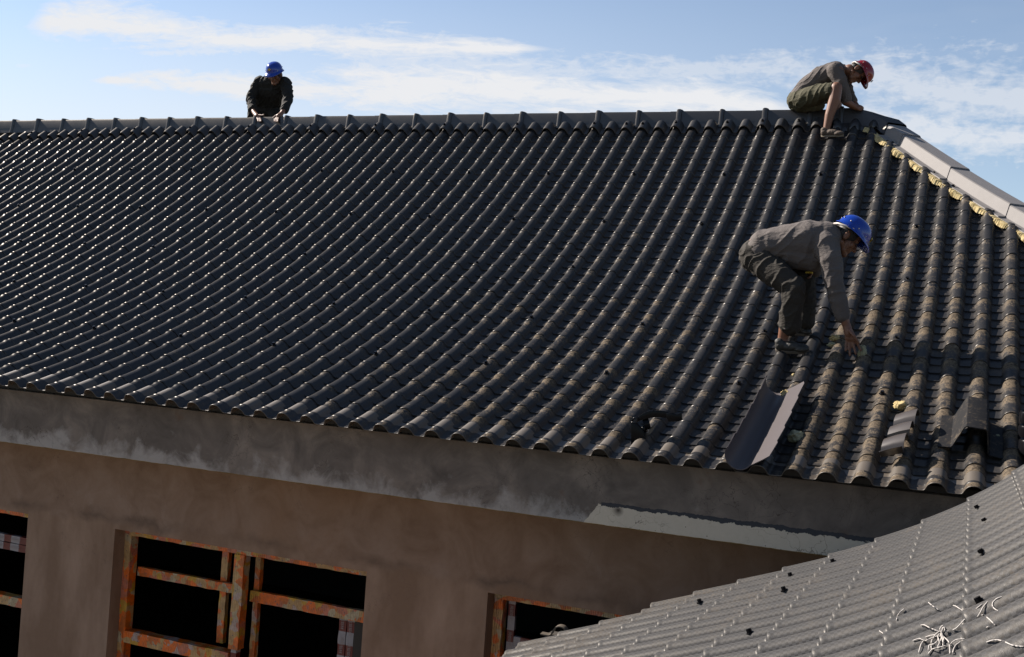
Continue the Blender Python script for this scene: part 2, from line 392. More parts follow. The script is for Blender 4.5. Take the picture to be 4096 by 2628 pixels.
# dark bend piece joining ridge and hip
def rs_o(x): return ridge_sec(x, .012, .010)
mb = MB()
S0 = rs_o(1.60); S1 = rs_o(1.74)
h0 = hsec(0.55, 1.06, .012); h1 = hsec(0.98, 1.06, .010)
def pick(h): return [h[2], h[3], h[4], h[5], (h[5] * .7 + h[6] * .3), (h[5] * .3 + h[6] * .7), h[6], h[7], h[8], h[9]]
mid = [(a * .45 + b * .55) + Vector((0, 0, .012)) for a, b in zip(S1, pick(h0))]
mb.loft([S0, S1, mid, pick(h0), pick(h1)]); bp = mb.build('bend_tile', M_cap, roof, 40)
for xx in (1.63,):
    rb = MB(); rb.loft([ridge_sec(xx + d, e, e) for d, e in ((-.02, .01), (-.012, .024), (.012, .024), (.02, .01))]); rb.build('bend_rib', M_cap, bp, True)
# skirt under the bend piece
mb = MB(); S = []
for i in range(40):
    c = 34.9 + 2.5 * i / 39; w = float(wave(np.array(c))) * 1.0
    S.append([Vector((rp(c, -.5).x, 2.18, 6.235)), rp(c, 0, w + .022), rp(c, .42 + .10 * math.sin(i), w + .018), rp(c, .44 + .10 * math.sin(i), w + .008)])
mb.loft(S); mb.build('bend_skirt', M_cap, bp, True)
for r in (1.7, 4.1, 5.1, 7.0, 9.4, 10.6):
    o = bpy.data.objects.new('screw_cap', sc_me); COL.objects.link(o); a = hip_axis(r) - hp * .155 + Vector((0, 0, .036))
    o.matrix_world = Matrix.Translation(a) @ Matrix.Scale(1.15, 4); o.parent = roof

# yellow foam filler squeezed out under the hip tiles
def foam_b(t, b):
    co = objco(t); n = noise_(t, co, 40, 4, 0.65)
    t.links.new(ramp(t, n, [(0.3, (0.20, 0.14, 0.05)), (0.5, (0.36, 0.28, 0.13)), (0.75, (0.45, 0.38, 0.22))]), b.inputs['Base Color'])
    bump_(t, b, noise_(t, co, 90, 4, 0.7), 0.6, 0.006)
M_foam = mat('yellow_foam', (0.6, 0.45, 0.18), 0.8, 0.3, foam_b)
fm = MB(); S = []
nst = 1500
for i in range(nst + 1):
    r = 0.35 + 12.5 * i / nst; a = hip_axis(r); c0 = float(hip_c(r))
    wv = float(wave(np.array(c0 - .25))); g = noise.fractal(Vector((r * 2.3, 0, 1)), 1.0, 2.0, 4); g2 = noise.noise(Vector((r * 5.1, 7, 2)))
    out = .236 + .014 * g + .010 * (1 - wv / .04) + (.018 * g2) + .010 * noise.noise(Vector((r * 17, 2, 9))) + .006 * noise.noise(Vector((r * 47, 5, 1)))
    lo = a - hp * out; lo.z = a.z + min(wv, .02) * .4 - .004
    midp = a - hp * (out * .93); midp.z = a.z + .030 + .012 * g2
    up_ = a - hp * .17; up_.z = a.z + .032
    midp.z += .008 * noise.noise(Vector((r * 23, 4, 4))); S.append([lo, midp, up_, a - hp * .12 + Vector((0, 0, .01))])
fm.loft(S); fm.build('foam_filler', M_foam, roof, True)

# ------------------------------------------------------------------ walls, fascia
def wall_b(t, b):
    co = objco(t); big = noise_(t, co, 0.9, 4, 0.6, 0.6); md = noise_(t, co, 3.5, 5, 0.65, 0.8); fn = noise_(t, co, 30, 5, 0.7)
    st = noise_(t, N(t, 'ShaderNodeMapping', {0: co, 3: (4, 4, 1.3)}).outputs[0], 1.0, 4, 0.6)
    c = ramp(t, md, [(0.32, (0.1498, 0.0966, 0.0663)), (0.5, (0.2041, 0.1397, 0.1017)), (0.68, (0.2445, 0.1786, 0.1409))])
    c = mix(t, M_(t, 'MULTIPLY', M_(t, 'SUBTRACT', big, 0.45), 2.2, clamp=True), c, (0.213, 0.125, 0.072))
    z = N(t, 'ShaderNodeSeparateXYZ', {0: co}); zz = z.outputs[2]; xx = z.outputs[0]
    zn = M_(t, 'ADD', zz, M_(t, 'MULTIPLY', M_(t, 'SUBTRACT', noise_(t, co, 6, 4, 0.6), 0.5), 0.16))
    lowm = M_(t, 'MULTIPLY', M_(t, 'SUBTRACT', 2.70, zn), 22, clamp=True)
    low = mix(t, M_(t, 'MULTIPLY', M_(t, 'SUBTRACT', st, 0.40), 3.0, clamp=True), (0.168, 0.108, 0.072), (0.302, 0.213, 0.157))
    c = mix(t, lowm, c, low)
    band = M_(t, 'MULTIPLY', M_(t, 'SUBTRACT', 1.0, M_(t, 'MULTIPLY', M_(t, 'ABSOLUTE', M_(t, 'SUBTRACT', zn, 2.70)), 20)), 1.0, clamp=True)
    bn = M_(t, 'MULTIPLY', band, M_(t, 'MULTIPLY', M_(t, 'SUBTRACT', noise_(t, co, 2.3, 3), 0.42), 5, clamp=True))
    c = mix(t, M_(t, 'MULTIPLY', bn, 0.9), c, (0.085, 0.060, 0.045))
    cr = N(t, 'ShaderNodeMapping', {0: co, 1: (3, 1, 2)}).outputs[0]
    crk = N(t, 'ShaderNodeTexVoronoi', {0: N(t, 'ShaderNodeVectorMath', {0: cr, 1: N(t, 'ShaderNodeTexNoise', {0: cr, 'Scale': 4.0, 'Detail': 4.0}).outputs['Color']}, operation='ADD').outputs[0], 'Scale': 2.6}, feature='DISTANCE_TO_EDGE').outputs['Distance']
    cm_ = M_(t, 'MULTIPLY', M_(t, 'LESS_THAN', crk, 0.006), M_(t, 'MULTIPLY', M_(t, 'SUBTRACT', noise_(t, co, 1.7, 2, off=(5, 5, 5)), 0.52), 8, clamp=True))
    c = mix(t, M_(t, 'MULTIPLY', cm_, 0.45), c, (0.07, 0.05, 0.04))
    c = mix(t, 0.22, c, mix(t, fn, (0.14, 0.09, 0.06), (0.32, 0.22, 0.16)))
    t.links.new(c, b.inputs['Base Color']); bump_(t, b, M_(t, 'ADD', fn, M_(t, 'MULTIPLY', md, 2)), 0.35, 0.004)
M_wall = mat('brown_plaster', (0.17, 0.12, 0.09), 0.9, 0.2, wall_b)
def fas_b(t, b):
    co = objco(t); s = N(t, 'ShaderNodeSeparateXYZ', {0: co}); x, z = s.outputs[0], s.outputs[2]
    md = noise_(t, co, 4, 5, 0.65, 0.7); fn = noise_(t, co, 38, 5, 0.7); big = noise_(t, co, 1.3, 3, 0.6)
    c = ramp(t, md, [(0.3, (0.085, 0.072, 0.062)), (0.5, (0.135, 0.113, 0.096)), (0.7, (0.205, 0.170, 0.142))])
    c = mix(t, M_(t, 'MULTIPLY', M_(t, 'SUBTRACT', big, 0.5), 2.5, clamp=True), c, (0.090, 0.075, 0.065))
    e = noise_(t, co, 5.5, 6, 0.62, 0.4)
    hgt = M_(t, 'ADD', M_(t, 'MULTIPLY', M_(t, 'SUBTRACT', e, 0.40), 0.60), M_(t, 'MULTIPLY', x, -0.012))
    edge = M_(t, 'SUBTRACT', M_(t, 'ADD', 3.235, hgt), z)
    c = mix(t, M_(t, 'MULTIPLY', M_(t, 'MULTIPLY', edge, 9, clamp=True), 0.7), c, mix(t, fn, (0.29, 0.27, 0.25), (0.42, 0.39, 0.355)))
    # bare concrete strip with a dark tar line over it, right part
    wob = M_(t, 'MULTIPLY', M_(t, 'SUBTRACT', noise_(t, co, 9, 5, 0.7), 0.5), 0.045)
    zt = M_(t, 'ADD', 3.308, wob); inx = M_(t, 'GREATER_THAN', M_(t, 'ADD', x, M_(t, 'ADD', wob, M_(t, 'MULTIPLY', M_(t, 'SUBTRACT', 3.25, z), 0.7))), 1.045)
    cl = M_(t, 'MULTIPLY', inx, M_(t, 'LESS_THAN', z, zt))
    wob2 = M_(t, 'MULTIPLY', M_(t, 'SUBTRACT', noise_(t, co, 14, 4, 0.7, off=(3, 0, 1)), 0.35), 0.055)
    tw = M_(t, 'MULTIPLY', wob2, M_(t, 'MULTIPLY', M_(t, 'SUBTRACT', x, 1.02), 1.5, clamp=True))
    lin = M_(t, 'MULTIPLY', M_(t, 'GREATER_THAN', x, 1.10), M_(t, 'MULTIPLY', M_(t, 'GREATER_THAN', z, M_(t, 'SUBTRACT', zt, M_(t, 'ADD', tw, .004))), M_(t, 'LESS_THAN', z, M_(t, 'ADD', zt, 0.010))))
    c = mix(t, cl, c, mix(t, fn, (0.44, 0.385, 0.30), (0.56, 0.49, 0.39)))
    spots_ = N(t, 'ShaderNodeTexVoronoi', {0: co, 'Scale': 26.0}).outputs['Distance']
    c = mix(t, M_(t, 'MULTIPLY', cl, M_(t, 'LESS_THAN', spots_, 0.07)), c, (0.08, 0.07, 0.06))
    hx = N(t, 'ShaderNodeVectorMath', {0: co, 1: (1.195, -2.36, 3.287)}, operation='DISTANCE').outputs['Value']
    c = mix(t, M_(t, 'SUBTRACT', 1.0, M_(t, 'MULTIPLY', M_(t, 'ADD', hx, M_(t, 'MULTIPLY', wob, .6)), 28, clamp=True)), c, (0.03, 0.022, 0.018))
    c = mix(t, lin, c, (0.048, 0.050, 0.055))
    cr = N(t, 'ShaderNodeVectorMath', {0: co, 1: N(t, 'ShaderNodeTexNoise', {0: co, 'Scale': 5.0, 'Detail': 5.0}).outputs['Color']}, operation='ADD').outputs[0]
    crk = N(t, 'ShaderNodeTexVoronoi', {0: cr, 'Scale': 3.3}, feature='DISTANCE_TO_EDGE').outputs['Distance']
    cm_ = M_(t, 'MULTIPLY', M_(t, 'LESS_THAN', crk, 0.008), M_(t, 'MULTIPLY', M_(t, 'SUBTRACT', noise_(t, co, 2.2, 2, off=(1, 5, 2)), 0.5), 8, clamp=True))
    c = mix(t, M_(t, 'MULTIPLY', cm_, 0.6), c, (0.04, 0.03, 0.025))
    rs = M_(t, 'MULTIPLY', M_(t, 'SUBTRACT', noise_(t, co, 5, 3, off=(9, 2, 4)), 0.70), 12, clamp=True)
    c = mix(t, M_(t, 'MULTIPLY', rs, 0.5), c, (0.12, 0.065, 0.04))
    t.links.new(c, b.inputs['Base Color']); bump_(t, b, M_(t, 'ADD', fn, M_(t, 'MULTIPLY', md, 2)), 0.4, 0.004)
M_fas = mat('stained_concrete', (0.15, 0.13, 0.12), 0.9, 0.2, fas_b)

YW, YFAS = -1.90, -2.356
ops = [(-5.30, -3.305), (-2.51, -0.52), (0.30, 2.25), (3.05, 4.6)]; ZT, ZB = 2.635, 0.95
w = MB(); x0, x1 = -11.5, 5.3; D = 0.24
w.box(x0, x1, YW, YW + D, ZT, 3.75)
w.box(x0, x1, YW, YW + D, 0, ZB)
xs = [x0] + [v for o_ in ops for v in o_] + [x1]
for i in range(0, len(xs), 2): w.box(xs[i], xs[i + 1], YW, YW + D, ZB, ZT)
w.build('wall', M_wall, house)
dk = mat('unlit_dark', (0.05, 0.045, 0.04), 0.95, 0.1)  # darkness of the unlit rooms put into a near-black colour
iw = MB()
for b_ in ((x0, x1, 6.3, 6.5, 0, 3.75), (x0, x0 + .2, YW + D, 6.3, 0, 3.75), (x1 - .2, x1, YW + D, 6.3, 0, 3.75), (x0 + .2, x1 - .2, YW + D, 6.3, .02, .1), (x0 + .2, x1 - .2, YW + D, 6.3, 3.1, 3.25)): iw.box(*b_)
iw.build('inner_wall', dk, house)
f = MB(); nseg = 900; S = []
xa, xb = -11.8, 5.9
for i in range(nseg + 1):
    x = xa + (xb - xa) * i / nseg
    j1 = .0025 * noise.fractal(Vector((x * 9, 0, 0)), 1, 2, 4) + .0012 * noise.noise(Vector((x * 40, 3, 0)))
    S.append([(x, YFAS + .45, 3.56), (x, YFAS + .03, 3.56), (x, YFAS, 3.553), (x, YFAS - .001, 3.40), (x, YFAS, 3.203 + j1), (x, YFAS + .006, 3.200 + j1), (x, YFAS + .46, 3.205)])
f.loft(S); f.build('eave_band', M_fas, house, False)
bt = MB(); bt.box(xa, xb, YFAS + .02, YFAS + .14, 3.562, 3.592); bt.build('eave_batten', mat('dark_batten', (0.02, 0.018, 0.017), 0.7), house)  # near-black strip in the gap between band and tiles
# yellowish light bleed under the band's edge, added as an ochre strip
yl = MB(); yl.box(xa, xb, YFAS + .008, YFAS + .020, 3.1965, 3.1995); yl.build('light_bleed_strip', mat('ochre_light_bleed', (0.16, 0.095, 0.02), 0.8), house)

# ------------------------------------------------------------------ tape-wrapped window frames
def tape_b(seed, pale=0.35, pink=0.2):
    def b_(t, b):
        co = N(t, 'ShaderNodeMapping', {0: objco(t), 1: (seed * 1.7, seed, seed * .6)}).outputs[0]
        dn = N(t, 'ShaderNodeTexNoise', {0: co, 'Scale': 12.0, 'Detail': 3.0}).outputs['Color']
        cv = N(t, 'ShaderNodeVectorMath', {0: co, 1: N(t, 'ShaderNodeVectorMath', {0: dn, 3: 0.12}, operation='SCALE').outputs[0]}, operation='ADD').outputs[0]
        vo = N(t, 'ShaderNodeTexVoronoi', {0: cv, 'Scale': 17.0, 'Randomness': 1.0})
        s = N(t, 'ShaderNodeSeparateColor', {0: vo.outputs['Color']}).outputs[0]
        c = ramp(t, s, [(0, (0.62, 0.12, 0.006)), (0.26, (0.42, 0.10, 0.010)), (0.42, (0.40, 0.25, 0.10)), (0.64, (0.36, 0.30, 0.19)),
                        (0.74, (0.42, 0.13, 0.075)), (0.86, (0.44, 0.25, 0.02)), (0.94, (0.36, 0.28, 0.25))], 'CONSTANT')
        n = noise_(t, co, 28, 4, 0.7); c = mix(t, M_(t, 'MULTIPLY', M_(t, 'SUBTRACT', n, 0.35), 2.2, clamp=True), c, mix(t, 0.72, c, (0.09, 0.045, 0.025)))
        marks = N(t, 'ShaderNodeTexVoronoi', {0: co, 'Scale': 32.0}).outputs['Distance']
        c = mix(t, M_(t, 'MULTIPLY', M_(t, 'LESS_THAN', marks, 0.17), 0.7), c, (0.06, 0.055, 0.08))
        wr = N(t, 'ShaderNodeTexWave', {0: co, 'Scale': 22.0, 'Distortion': 6.0, 'Detail': 3.0}).outputs['Fac']
        t.links.new(c, b.inputs['Base Color']); bump_(t, b, M_(t, 'ADD', wr, n), 0.5, 0.004)
    return b_
M_tape = mat('orange_wrapping_tape', (0.4, 0.15, 0.03), 0.35, 0.5, tape_b(1.0))
M_tape2 = mat('orange_wrapping_tape_inner', (0.35, 0.12, 0.03), 0.4, 0.5, tape_b(4.3))
def stk_b(vert):
    def b_(t, b):
        s = N(t, 'ShaderNodeSeparateXYZ', {0: objco(t)}); u = s.outputs[2] if vert else s.outputs[0]
        k = M_(t, 'FRACT', M_(t, 'MULTIPLY', u, 1 / 0.155)); isr = M_(t, 'LESS_THAN', k, 0.46)
        n = noise_(t, objco(t), 60, 3, .6)
        c = mix(t, isr, mix(t, n, (0.17, 0.17, 0.19), (0.24, 0.24, 0.26)), (0.085, 0.006, 0.009))
        v = s.outputs[0] if vert else s.outputs[2]
        ln = M_(t, 'MULTIPLY', M_(t, 'GREATER_THAN', M_(t, 'FRACT', M_(t, 'MULTIPLY', v, 90)), 0.72), M_(t, 'MULTIPLY', M_(t, 'GREATER_THAN', k, 0.52), M_(t, 'LESS_THAN', k, 0.92)))
        c = mix(t, M_(t, 'MULTIPLY', ln, 0.5), c, (0.16, 0.13, 0.14))
        t.links.new(c, b.inputs['Base Color'])
    return b_
M_stkv = mat('sticker_film_vertical', (0.3, 0.3, 0.3), 0.3, 0.5, stk_b(True)); M_stkh = mat('sticker_film', (0.3, 0.3, 0.3), 0.3, 0.5, stk_b(False))
M_txt = mat('white_print', (0.24, 0.20, 0.20), 0.5)
def label_text(s, loc, size, vert, parent):
    cu = bpy.data.curves.new('print', 'FONT'); cu.body = s; cu.size = size; cu.align_x = 'CENTER'; cu.align_y = 'CENTER'
    o = bpy.data.objects.new('sticker_text', cu); COL.objects.link(o)
    o.rotation_euler = (R_(90), R_(90) if vert else 0, 0); o.location = loc
    cu.materials.append(M_txt); bpy.context.view_layer.update()
    me = bpy.data.meshes.new_from_object(o); m2 = bpy.data.objects.new('sticker_text', me); COL.objects.link(m2)
    m2.rotation_euler = o.rotation_euler; m2.location = loc; m2.parent = parent; bpy.data.objects.remove(o)
    return m2
def frame_bar(mb, x0, x1, y0, y1, z0, z1, seed):
    """a bar with wobbly wrapped surface"""
    L = (x1 - x0) if (x1 - x0) > (z1 - z0) else (z1 - z0); n = max(6, int(L / .025)); S = []
    hor = (x1 - x0) > (z1 - z0)
    for i in range(n + 1):
        f_ = i / n
        def j(k): return .0035 * noise.noise(Vector((f_ * L * 14, seed, k * 3.1)))
        if hor: x = x0 + (x1 - x0) * f_; S.append([(x, y0 + j(0), z0 + j(1)), (x, y0 + j(2), z1 + j(3)), (x, y1, z1 + j(4)), (x, y1, z0 + j(5))])
        else: z = z0 + (z1 - z0) * f_; S.append([(x0 + j(0), y0 + j(1), z), (x0 + j(2), y1, z), (x1 + j(3), y1, z), (x1 + j(4), y0 + j(5), z)])
    mb.loft(S, close=True, caps=True)
def window(xa, xb, kind):
    wf = None
    mb = MB(); yo = YW + .10
    e = .002
    frame_bar(mb, xa + e, xb - e, yo, yo + .07, ZT - .052, ZT - e, xa)
    frame_bar(mb, xa + e, xa + .060, yo + .001, yo + .071, ZB + .01, ZT - .053, xa + 3)
    frame_bar(mb, xb - .030, xb - e, yo + .001, yo + .071, ZB + .01, ZT - .053, xa + 5)
    frame_bar(mb, xa + .061, xb - .031, yo, yo + .07, ZB + e, ZB + .05, xa + 6)
    wf = mb.build('window_frame', M_tape, house, 35)
    def sub(nm, x0_, x1_, y0_, y1_, z0_, z1_, m, sd):
        q = MB(); frame_bar(q, x0_, x1_, y0_, y1_, z0_, z1_, sd); return q.build(nm, m, wf, 35)
    yi = YW + .185
    if kind == 'main':
        sub('mullion', -1.574, -1.498, yo - .01, yo + .06, 1.955, ZT - .054, M_tape, 1)
        sub('transom', xa + .061, -1.575, yo - .004, yo + .075, 1.843, 1.925, M_tape, 2)
        sub('sash_bar', xa + .061, -1.575, yi, yi + .04, 2.292, 2.352, M_tape2, 3)
        sub('sash_bar', -1.497, xb - .031, yi, yi + .04, 2.262, 2.335, M_tape2, 4)
        sub('sash_stile', -1.775, -1.722, yi + .042, yi + .08, 1.93, ZT - .054, M_tape2, 5)
        sub('sash_stile', -1.50, -1.46, yi + .042, yi + .08, ZB + .06, ZT - .054, M_tape2, 6)
        for xk in (-.825, -.765):
            s = sub('sash_stile', xk, xk + .052, yi + .044, yi + .07, ZB + .06, 2.261, M_stkv, 7)
            for q in range(5): label_text('凤铝铝材', (xk + .026, yi + .0395, 2.235 - .155 * q - (0 if xk < -.8 else .03)), .026, True, s)
        sub('sash_stile', -.712, xb - .031, yi + .045, yi + .07, ZB + .06, 2.261, dk, 8)
        sub('lower_stile', -1.555, -1.515, yo, yo + .05, ZB + .06, 1.954, M_stkv, 9)
    if kind == 'left':
        s = sub('sash_bar', xa + .061, xb - .031, yi, yi + .04, 2.300, 2.352, M_stkh, 3)
        s2 = sub('sash_bar', xa + .061, xb - .031, yi + .005, yi + .045, 2.356, 2.408, M_stkh, 4)
        for q in range(3): label_text('凤铝铝材', (xb - .14 - .155 * q, yi - .006, 2.326), .024, False, s); label_text('凤铝铝材', (xb - .14 - .155 * q, yi - .002, 2.382), .024, False, s2)
        sub('transom', xa + .061, xb - .031, yo - .004, yo + .075, 1.925, 1.992, M_tape, 2)
        sub('mullion', xa + .8, xa + .87, yo - .01, yo + .06, 1.995, ZT - .054, M_tape, 1)
    if kind == 'right':
        s = sub('sash_stile', xa + .075, xa + .118, yi - .03, yi, ZB + .06, ZT - .054, M_stkv, 3)
        for q in range(2): label_text('凤铝铝材', (xa + .097, yi - .036, 2.50 - .155 * q), .022, True, s)
        s = sub('sash_bar', xa + .12, xb - .031, yi - .03, yi, 2.325, 2.362, M_stkh, 4)
        s2 = sub('sash_bar', xa + .12, xb - .031, yi - .028, yi + .002, 2.284, 2.322, M_stkh, 5)
        for q in range(3): label_text('凤铝铝材', (xa + .215 + .155 * q, yi - .036, 2.343), .022, False, s); label_text('凤铝铝材', (xa + .285 + .155 * q, yi - .034, 2.303), .022, False, s2)
        sub('mullion', xa + 1.0, xa + 1.07, yo - .01, yo + .06, ZB + .06, ZT - .054, M_tape, 1)
    return wf
window(ops[0][0], ops[0][1], 'left'); window(ops[1][0], ops[1][1], 'main'); window(ops[2][0], ops[2][1], 'right'); window(ops[3][0], ops[3][1], 'right2')

# ------------------------------------------------------------------ ground
def gr_b(t, b):
    co = objco(t); n = noise_(t, co, 0.8, 6, 0.65)
    t.links.new(ramp(t, n, [(0.3, (0.10, 0.08, 0.06)), (0.7, (0.20, 0.17, 0.13))]), b.inputs['Base Color']); bump_(t, b, noise_(t, co, 8, 6), 0.5, 0.05)
g = MB(); g.add([(-600, -600, 0), (600, -600, 0), (600, 600, 0), (-600, 600, 0)], [(0, 1, 2, 3)])
gd = g.build('ground', mat('bare_earth', (0.15, 0.12, 0.09), 0.95, 0.2, gr_b)); gd['kind'] = 'structure'

# ------------------------------------------------------------------ low house on the right, its roof turned a quarter
def n_ang(s):
    if s > 1.1: s = 1.1
    return min(0.80, 0.623 - 0.392 * s + 0.176 * s * s)
NT = [(i * .2199 / 12.0) for i in range(-12 * 13, 12 * 13 + 1)]
_px, _pz = {0: 0.0}, {0: 0.0}
st = .2199 / 12
for k in range(1, 12 * 13 + 1):
    a = n_ang((k - .5) * st); _px[k] = _px[k - 1] - math.cos(a) * st; _pz[k] = _pz[k - 1] - math.sin(a) * st
    a = n_ang(-(k - .5) * st); _px[-k] = _px[-k + 1] + math.cos(a) * st; _pz[-k] = _pz[-k + 1] + math.sin(a) * st
_ks = sorted(_px); _X = np.array([_px[k] for k in _ks]); _Z = np.array([_pz[k] for k in _ks]); _S = np.array(_ks) * st
NX, NY, NZ = 2.877, -2.67, 3.539
def near_np(i, j, off):
    s = np.asarray(i) * .2199; a = np.clip(np.where(s > 1.1, 0.405, 0.623 - 0.392 * s + 0.176 * s * s), 0, .80)
    x = NX + np.interp(s, _S, _X) - np.sin(a) * off; z = NZ + np.interp(s, _S, _Z) + np.cos(a) * off
    x, y, z = np.broadcast_arrays(x, NY - .16 * np.asarray(j), z); return np.stack([x, y, z], -1)
def near_p(i, j, off=0.0): return Vector(near_np(np.array(float(i)), np.array(float(j)), off))
def n_rel(i, j):
    w = np.interp(np.abs(j - np.round(j)) * .16, WX, [v * .92 for v in WZ]); t = i - np.floor(i)
    k = np.clip(w / .02, 0, 1)
    return w + .001 + np.where(t < .965, .0115 * t / .965, .0115 * (1 - t) / .035) + k * .002 * np.exp(-((t - .93) / .03) ** 2)
def near_hit(px, py, lift=0.0):
    d = (RW.transposed() @ Vector((px - CX, py - CY, F_PX))).normalized(); lo, hi = 0.8, 7.5; step = 6.7 / 699
    for q in range(700):
        k = lo + (hi - lo) * q / 699; p = CAM + d * k
        s = float(np.interp(-(p.x - NX), -_X[::-1][::-1], _S)) if False else float(np.interp(NX - p.x, (-_X), _S))
        zz = NZ + float(np.interp(s, _S, _Z)); j = (NY - p.y) / .16; i = s / .2199
        if p.z < zz + float(n_rel(np.array(i), np.array(j))) + lift:
            if step == 0: return p, i, j
            lo2, hi2 = k - step, k
            for _ in range(10):
                km = (lo2 + hi2) / 2; p = CAM + d * km; s = float(np.interp(NX - p.x, (-_X), _S)); j = (NY - p.y) / .16; i = s / .2199
                if p.z < NZ + float(np.interp(s, _S, _Z)) + float(n_rel(np.array(i), np.array(j))) + lift: hi2 = km
                else: lo2 = km
            return p, i, j
    return p, i, j
low = thing('low_house', 'lower grey tiled house in the near right corner with strings on its roof', 'house', (2.5, -4.4, 0))
nts = [0, .03, .10, .3, .6, .85, .89, .92, .95, .965, .98, .995]
nrows = np.array(sorted([i + t for i in range(-11, 9) for t in nts] + [9 + t for t in nts] + [10.0, 10.01, 10.02]))
ndj = [-.075, -.062, -.052, -.046, -.040, -.034, -.024, -.012, 0, .012, .024, .034, .040, .046, .052, .062]
ncols = np.array([j + d / .16 for j in range(0, 23) for d in ndj])
Jg, Ig = np.meshgrid(ncols, nrows); rel = n_rel(Ig, Jg)
# sheets lap here and there: a slight step at some crests
rel = rel + 0.004 * ((np.floor((Jg + .3) / 6) % 2)) * 0.5
V = near_np(Ig, Jg, rel); nr, nc = Ig.shape; idx = np.arange(nr * nc).reshape(nr, nc)
Fq = np.stack([idx[:-1, :-1], idx[1:, :-1], idx[1:, 1:], idx[:-1, 1:]], -1)
kp = ~((Jg[:-1, :-1] < 0.44) & (Ig[:-1, :-1] > 6.96)); Fq = Fq.reshape(-1, 4)[kp.reshape(-1)][:, ::-1]
def weave_sheen(t, c, rg):  # embossed weave, with the sheen of its bright cells put into the colour
    s = attr(t, 'ws'); y = attr(t, 'wy')
    def par(v): return M_(t, 'GREATER_THAN', M_(t, 'FRACT', M_(t, 'MULTIPLY', v, 1 / 0.0210)), 0.5)
    ck = M_(t, 'ABSOLUTE', M_(t, 'SUBTRACT', par(s), par(y)))
    fin = M_(t, 'GREATER_THAN', M_(t, 'FRACT', M_(t, 'MULTIPLY', s, 1 / 0.0035)), 0.5)
    k = M_(t, 'MULTIPLY', ck, M_(t, 'ADD', 0.55, M_(t, 'MULTIPLY', fin, 0.45)))
    wear = noise_(t, objco(t), 5, 3); k = M_(t, 'MULTIPLY', k, M_(t, 'ADD', 0.45, M_(t, 'MULTIPLY', wear, 0.9)))
    k = M_(t, 'MULTIPLY', k, M_(t, 'SUBTRACT', 1.15, M_(t, 'MULTIPLY', attr(t, 'crest'), 0.75)))
    c = mix(t, M_(t, 'MULTIPLY', M_(t, 'POWER', attr(t, 'crest'), 4.0), 0.5), c, (0.072, 0.070, 0.068))
    return mix(t, M_(t, 'MULTIPLY', k, 0.95), c, (0.100, 0.100, 0.103)), M_(t, 'ADD', rg, 0.05)
M_near = roof_mat('woven_texture_resin_tile', (0.0215, 0.0218, 0.0228), 0.36, 0.50, weave_sheen, 0.016)
arc = np.interp(np.abs(Jg - np.round(Jg)) * .16, WX, [0, .0121, .0252, .0390, .0502, .0611, .0683, .0784, .106]) * np.sign(Jg - np.round(Jg))
lowroof = mk_np('roof', V.reshape(-1, 3), Fq, M_near, low, 55, {'crest': np.clip(rel / .04, 0, 1), 'dirt': np.clip(.62 + .25 * np.sin(Ig * 1.3) * np.cos(Jg * .7) + .5 * np.exp(-((Ig - 8) / 4) ** 2 - (Jg / 5) ** 2), 0, 1.2), 'ws': Ig * .2199, 'wy': arc + np.round(Jg) * .147})
lp = MB(); S = []
for j in ncols:
    if j < .44: continue
    w_ = float(n_rel(np.array(10.0), np.array(j))); S.append([near_p(10.02, j, w_), near_p(10.035, j, w_ - .001), near_p(10.035, j, w_ - .005), near_p(9.4, j, w_ - .006)])
lp.loft(S)
S = []
for i in nrows:
    if i > 6.96: continue
    w_ = float(n_rel(np.array(i), np.array(-.469))); S.append([near_p(i, -.469, w_), near_p(i, -.475, w_ - .001), near_p(i, -.475, w_ - .005), near_p(i, -.2, w_ - .008)])
lp.loft(S)
lp.build('lit_tile_edge', M_lip, lowroof, True)
rdg = near_p(-11, 0); q = MB()
q.loft([[(rdg.x + dx, y, rdg.z + dz) for dx, dz in ((-.16, -.09), (-.12, .03), (-.06, .09), (.06, .09), (.12, .03), (2.4, -1.3))] for y in (NY + .07, NY - 3.6)])
q.build('ridge_cap', M_cap, lowroof, 30)
wq = MB(); xe = 1.06
wq.add([(xe, NY - .02, 0), (xe, NY - 3.5, 0), (rdg.x + 2.2, NY - 3.5, 0), (rdg.x + 2.2, NY - .02, 0)] +
       [(xe, NY - .02, 2.50), (xe, NY - 3.5, 2.50), (rdg.x + 2.2, NY - 3.5, rdg.z - 1.35), (rdg.x + 2.2, NY - .02, rdg.z - 1.35)], [(0, 1, 2, 3), (0, 4, 5, 1), (2, 6, 7, 3)])
prof = [near_p(i, 0, -.03) for i in (9.6, 8, 6, 4, 2, 0, -2, -4, -6, -8, -11)]
for y in (NY - .02, NY - 3.5):
    b0 = len(wq.v); pts = [(p.x, y, p.z) for p in prof] + [(rdg.x + 2.2, y, rdg.z - 1.35), (rdg.x + 2.2, y, 0), (xe, y, 0)]
    wq.add(pts, [tuple(range(len(pts)))])
wq.build('wall', M_wall, low)
for i_, (px, py) in enumerate([(3912, 2036), (3943, 2090), (3931, 2217), (3922, 2413), (3333, 2250), (3163, 2305), (3137, 2362), (3000, 2534), (2800, 2410)]):
    p, i, j = near_hit(px, py); a = n_ang(i * .2199); n = Vector((-math.sin(a), 0, math.cos(a)))
    o = bpy.data.objects.new('screw_cap', sc_me); COL.objects.link(o)
    o.matrix_world = Matrix.Translation(p) @ n.to_track_quat('Z', 'Y').to_matrix().to_4x4() @ Matrix.Scale(1.25, 4); o.parent = lowroof

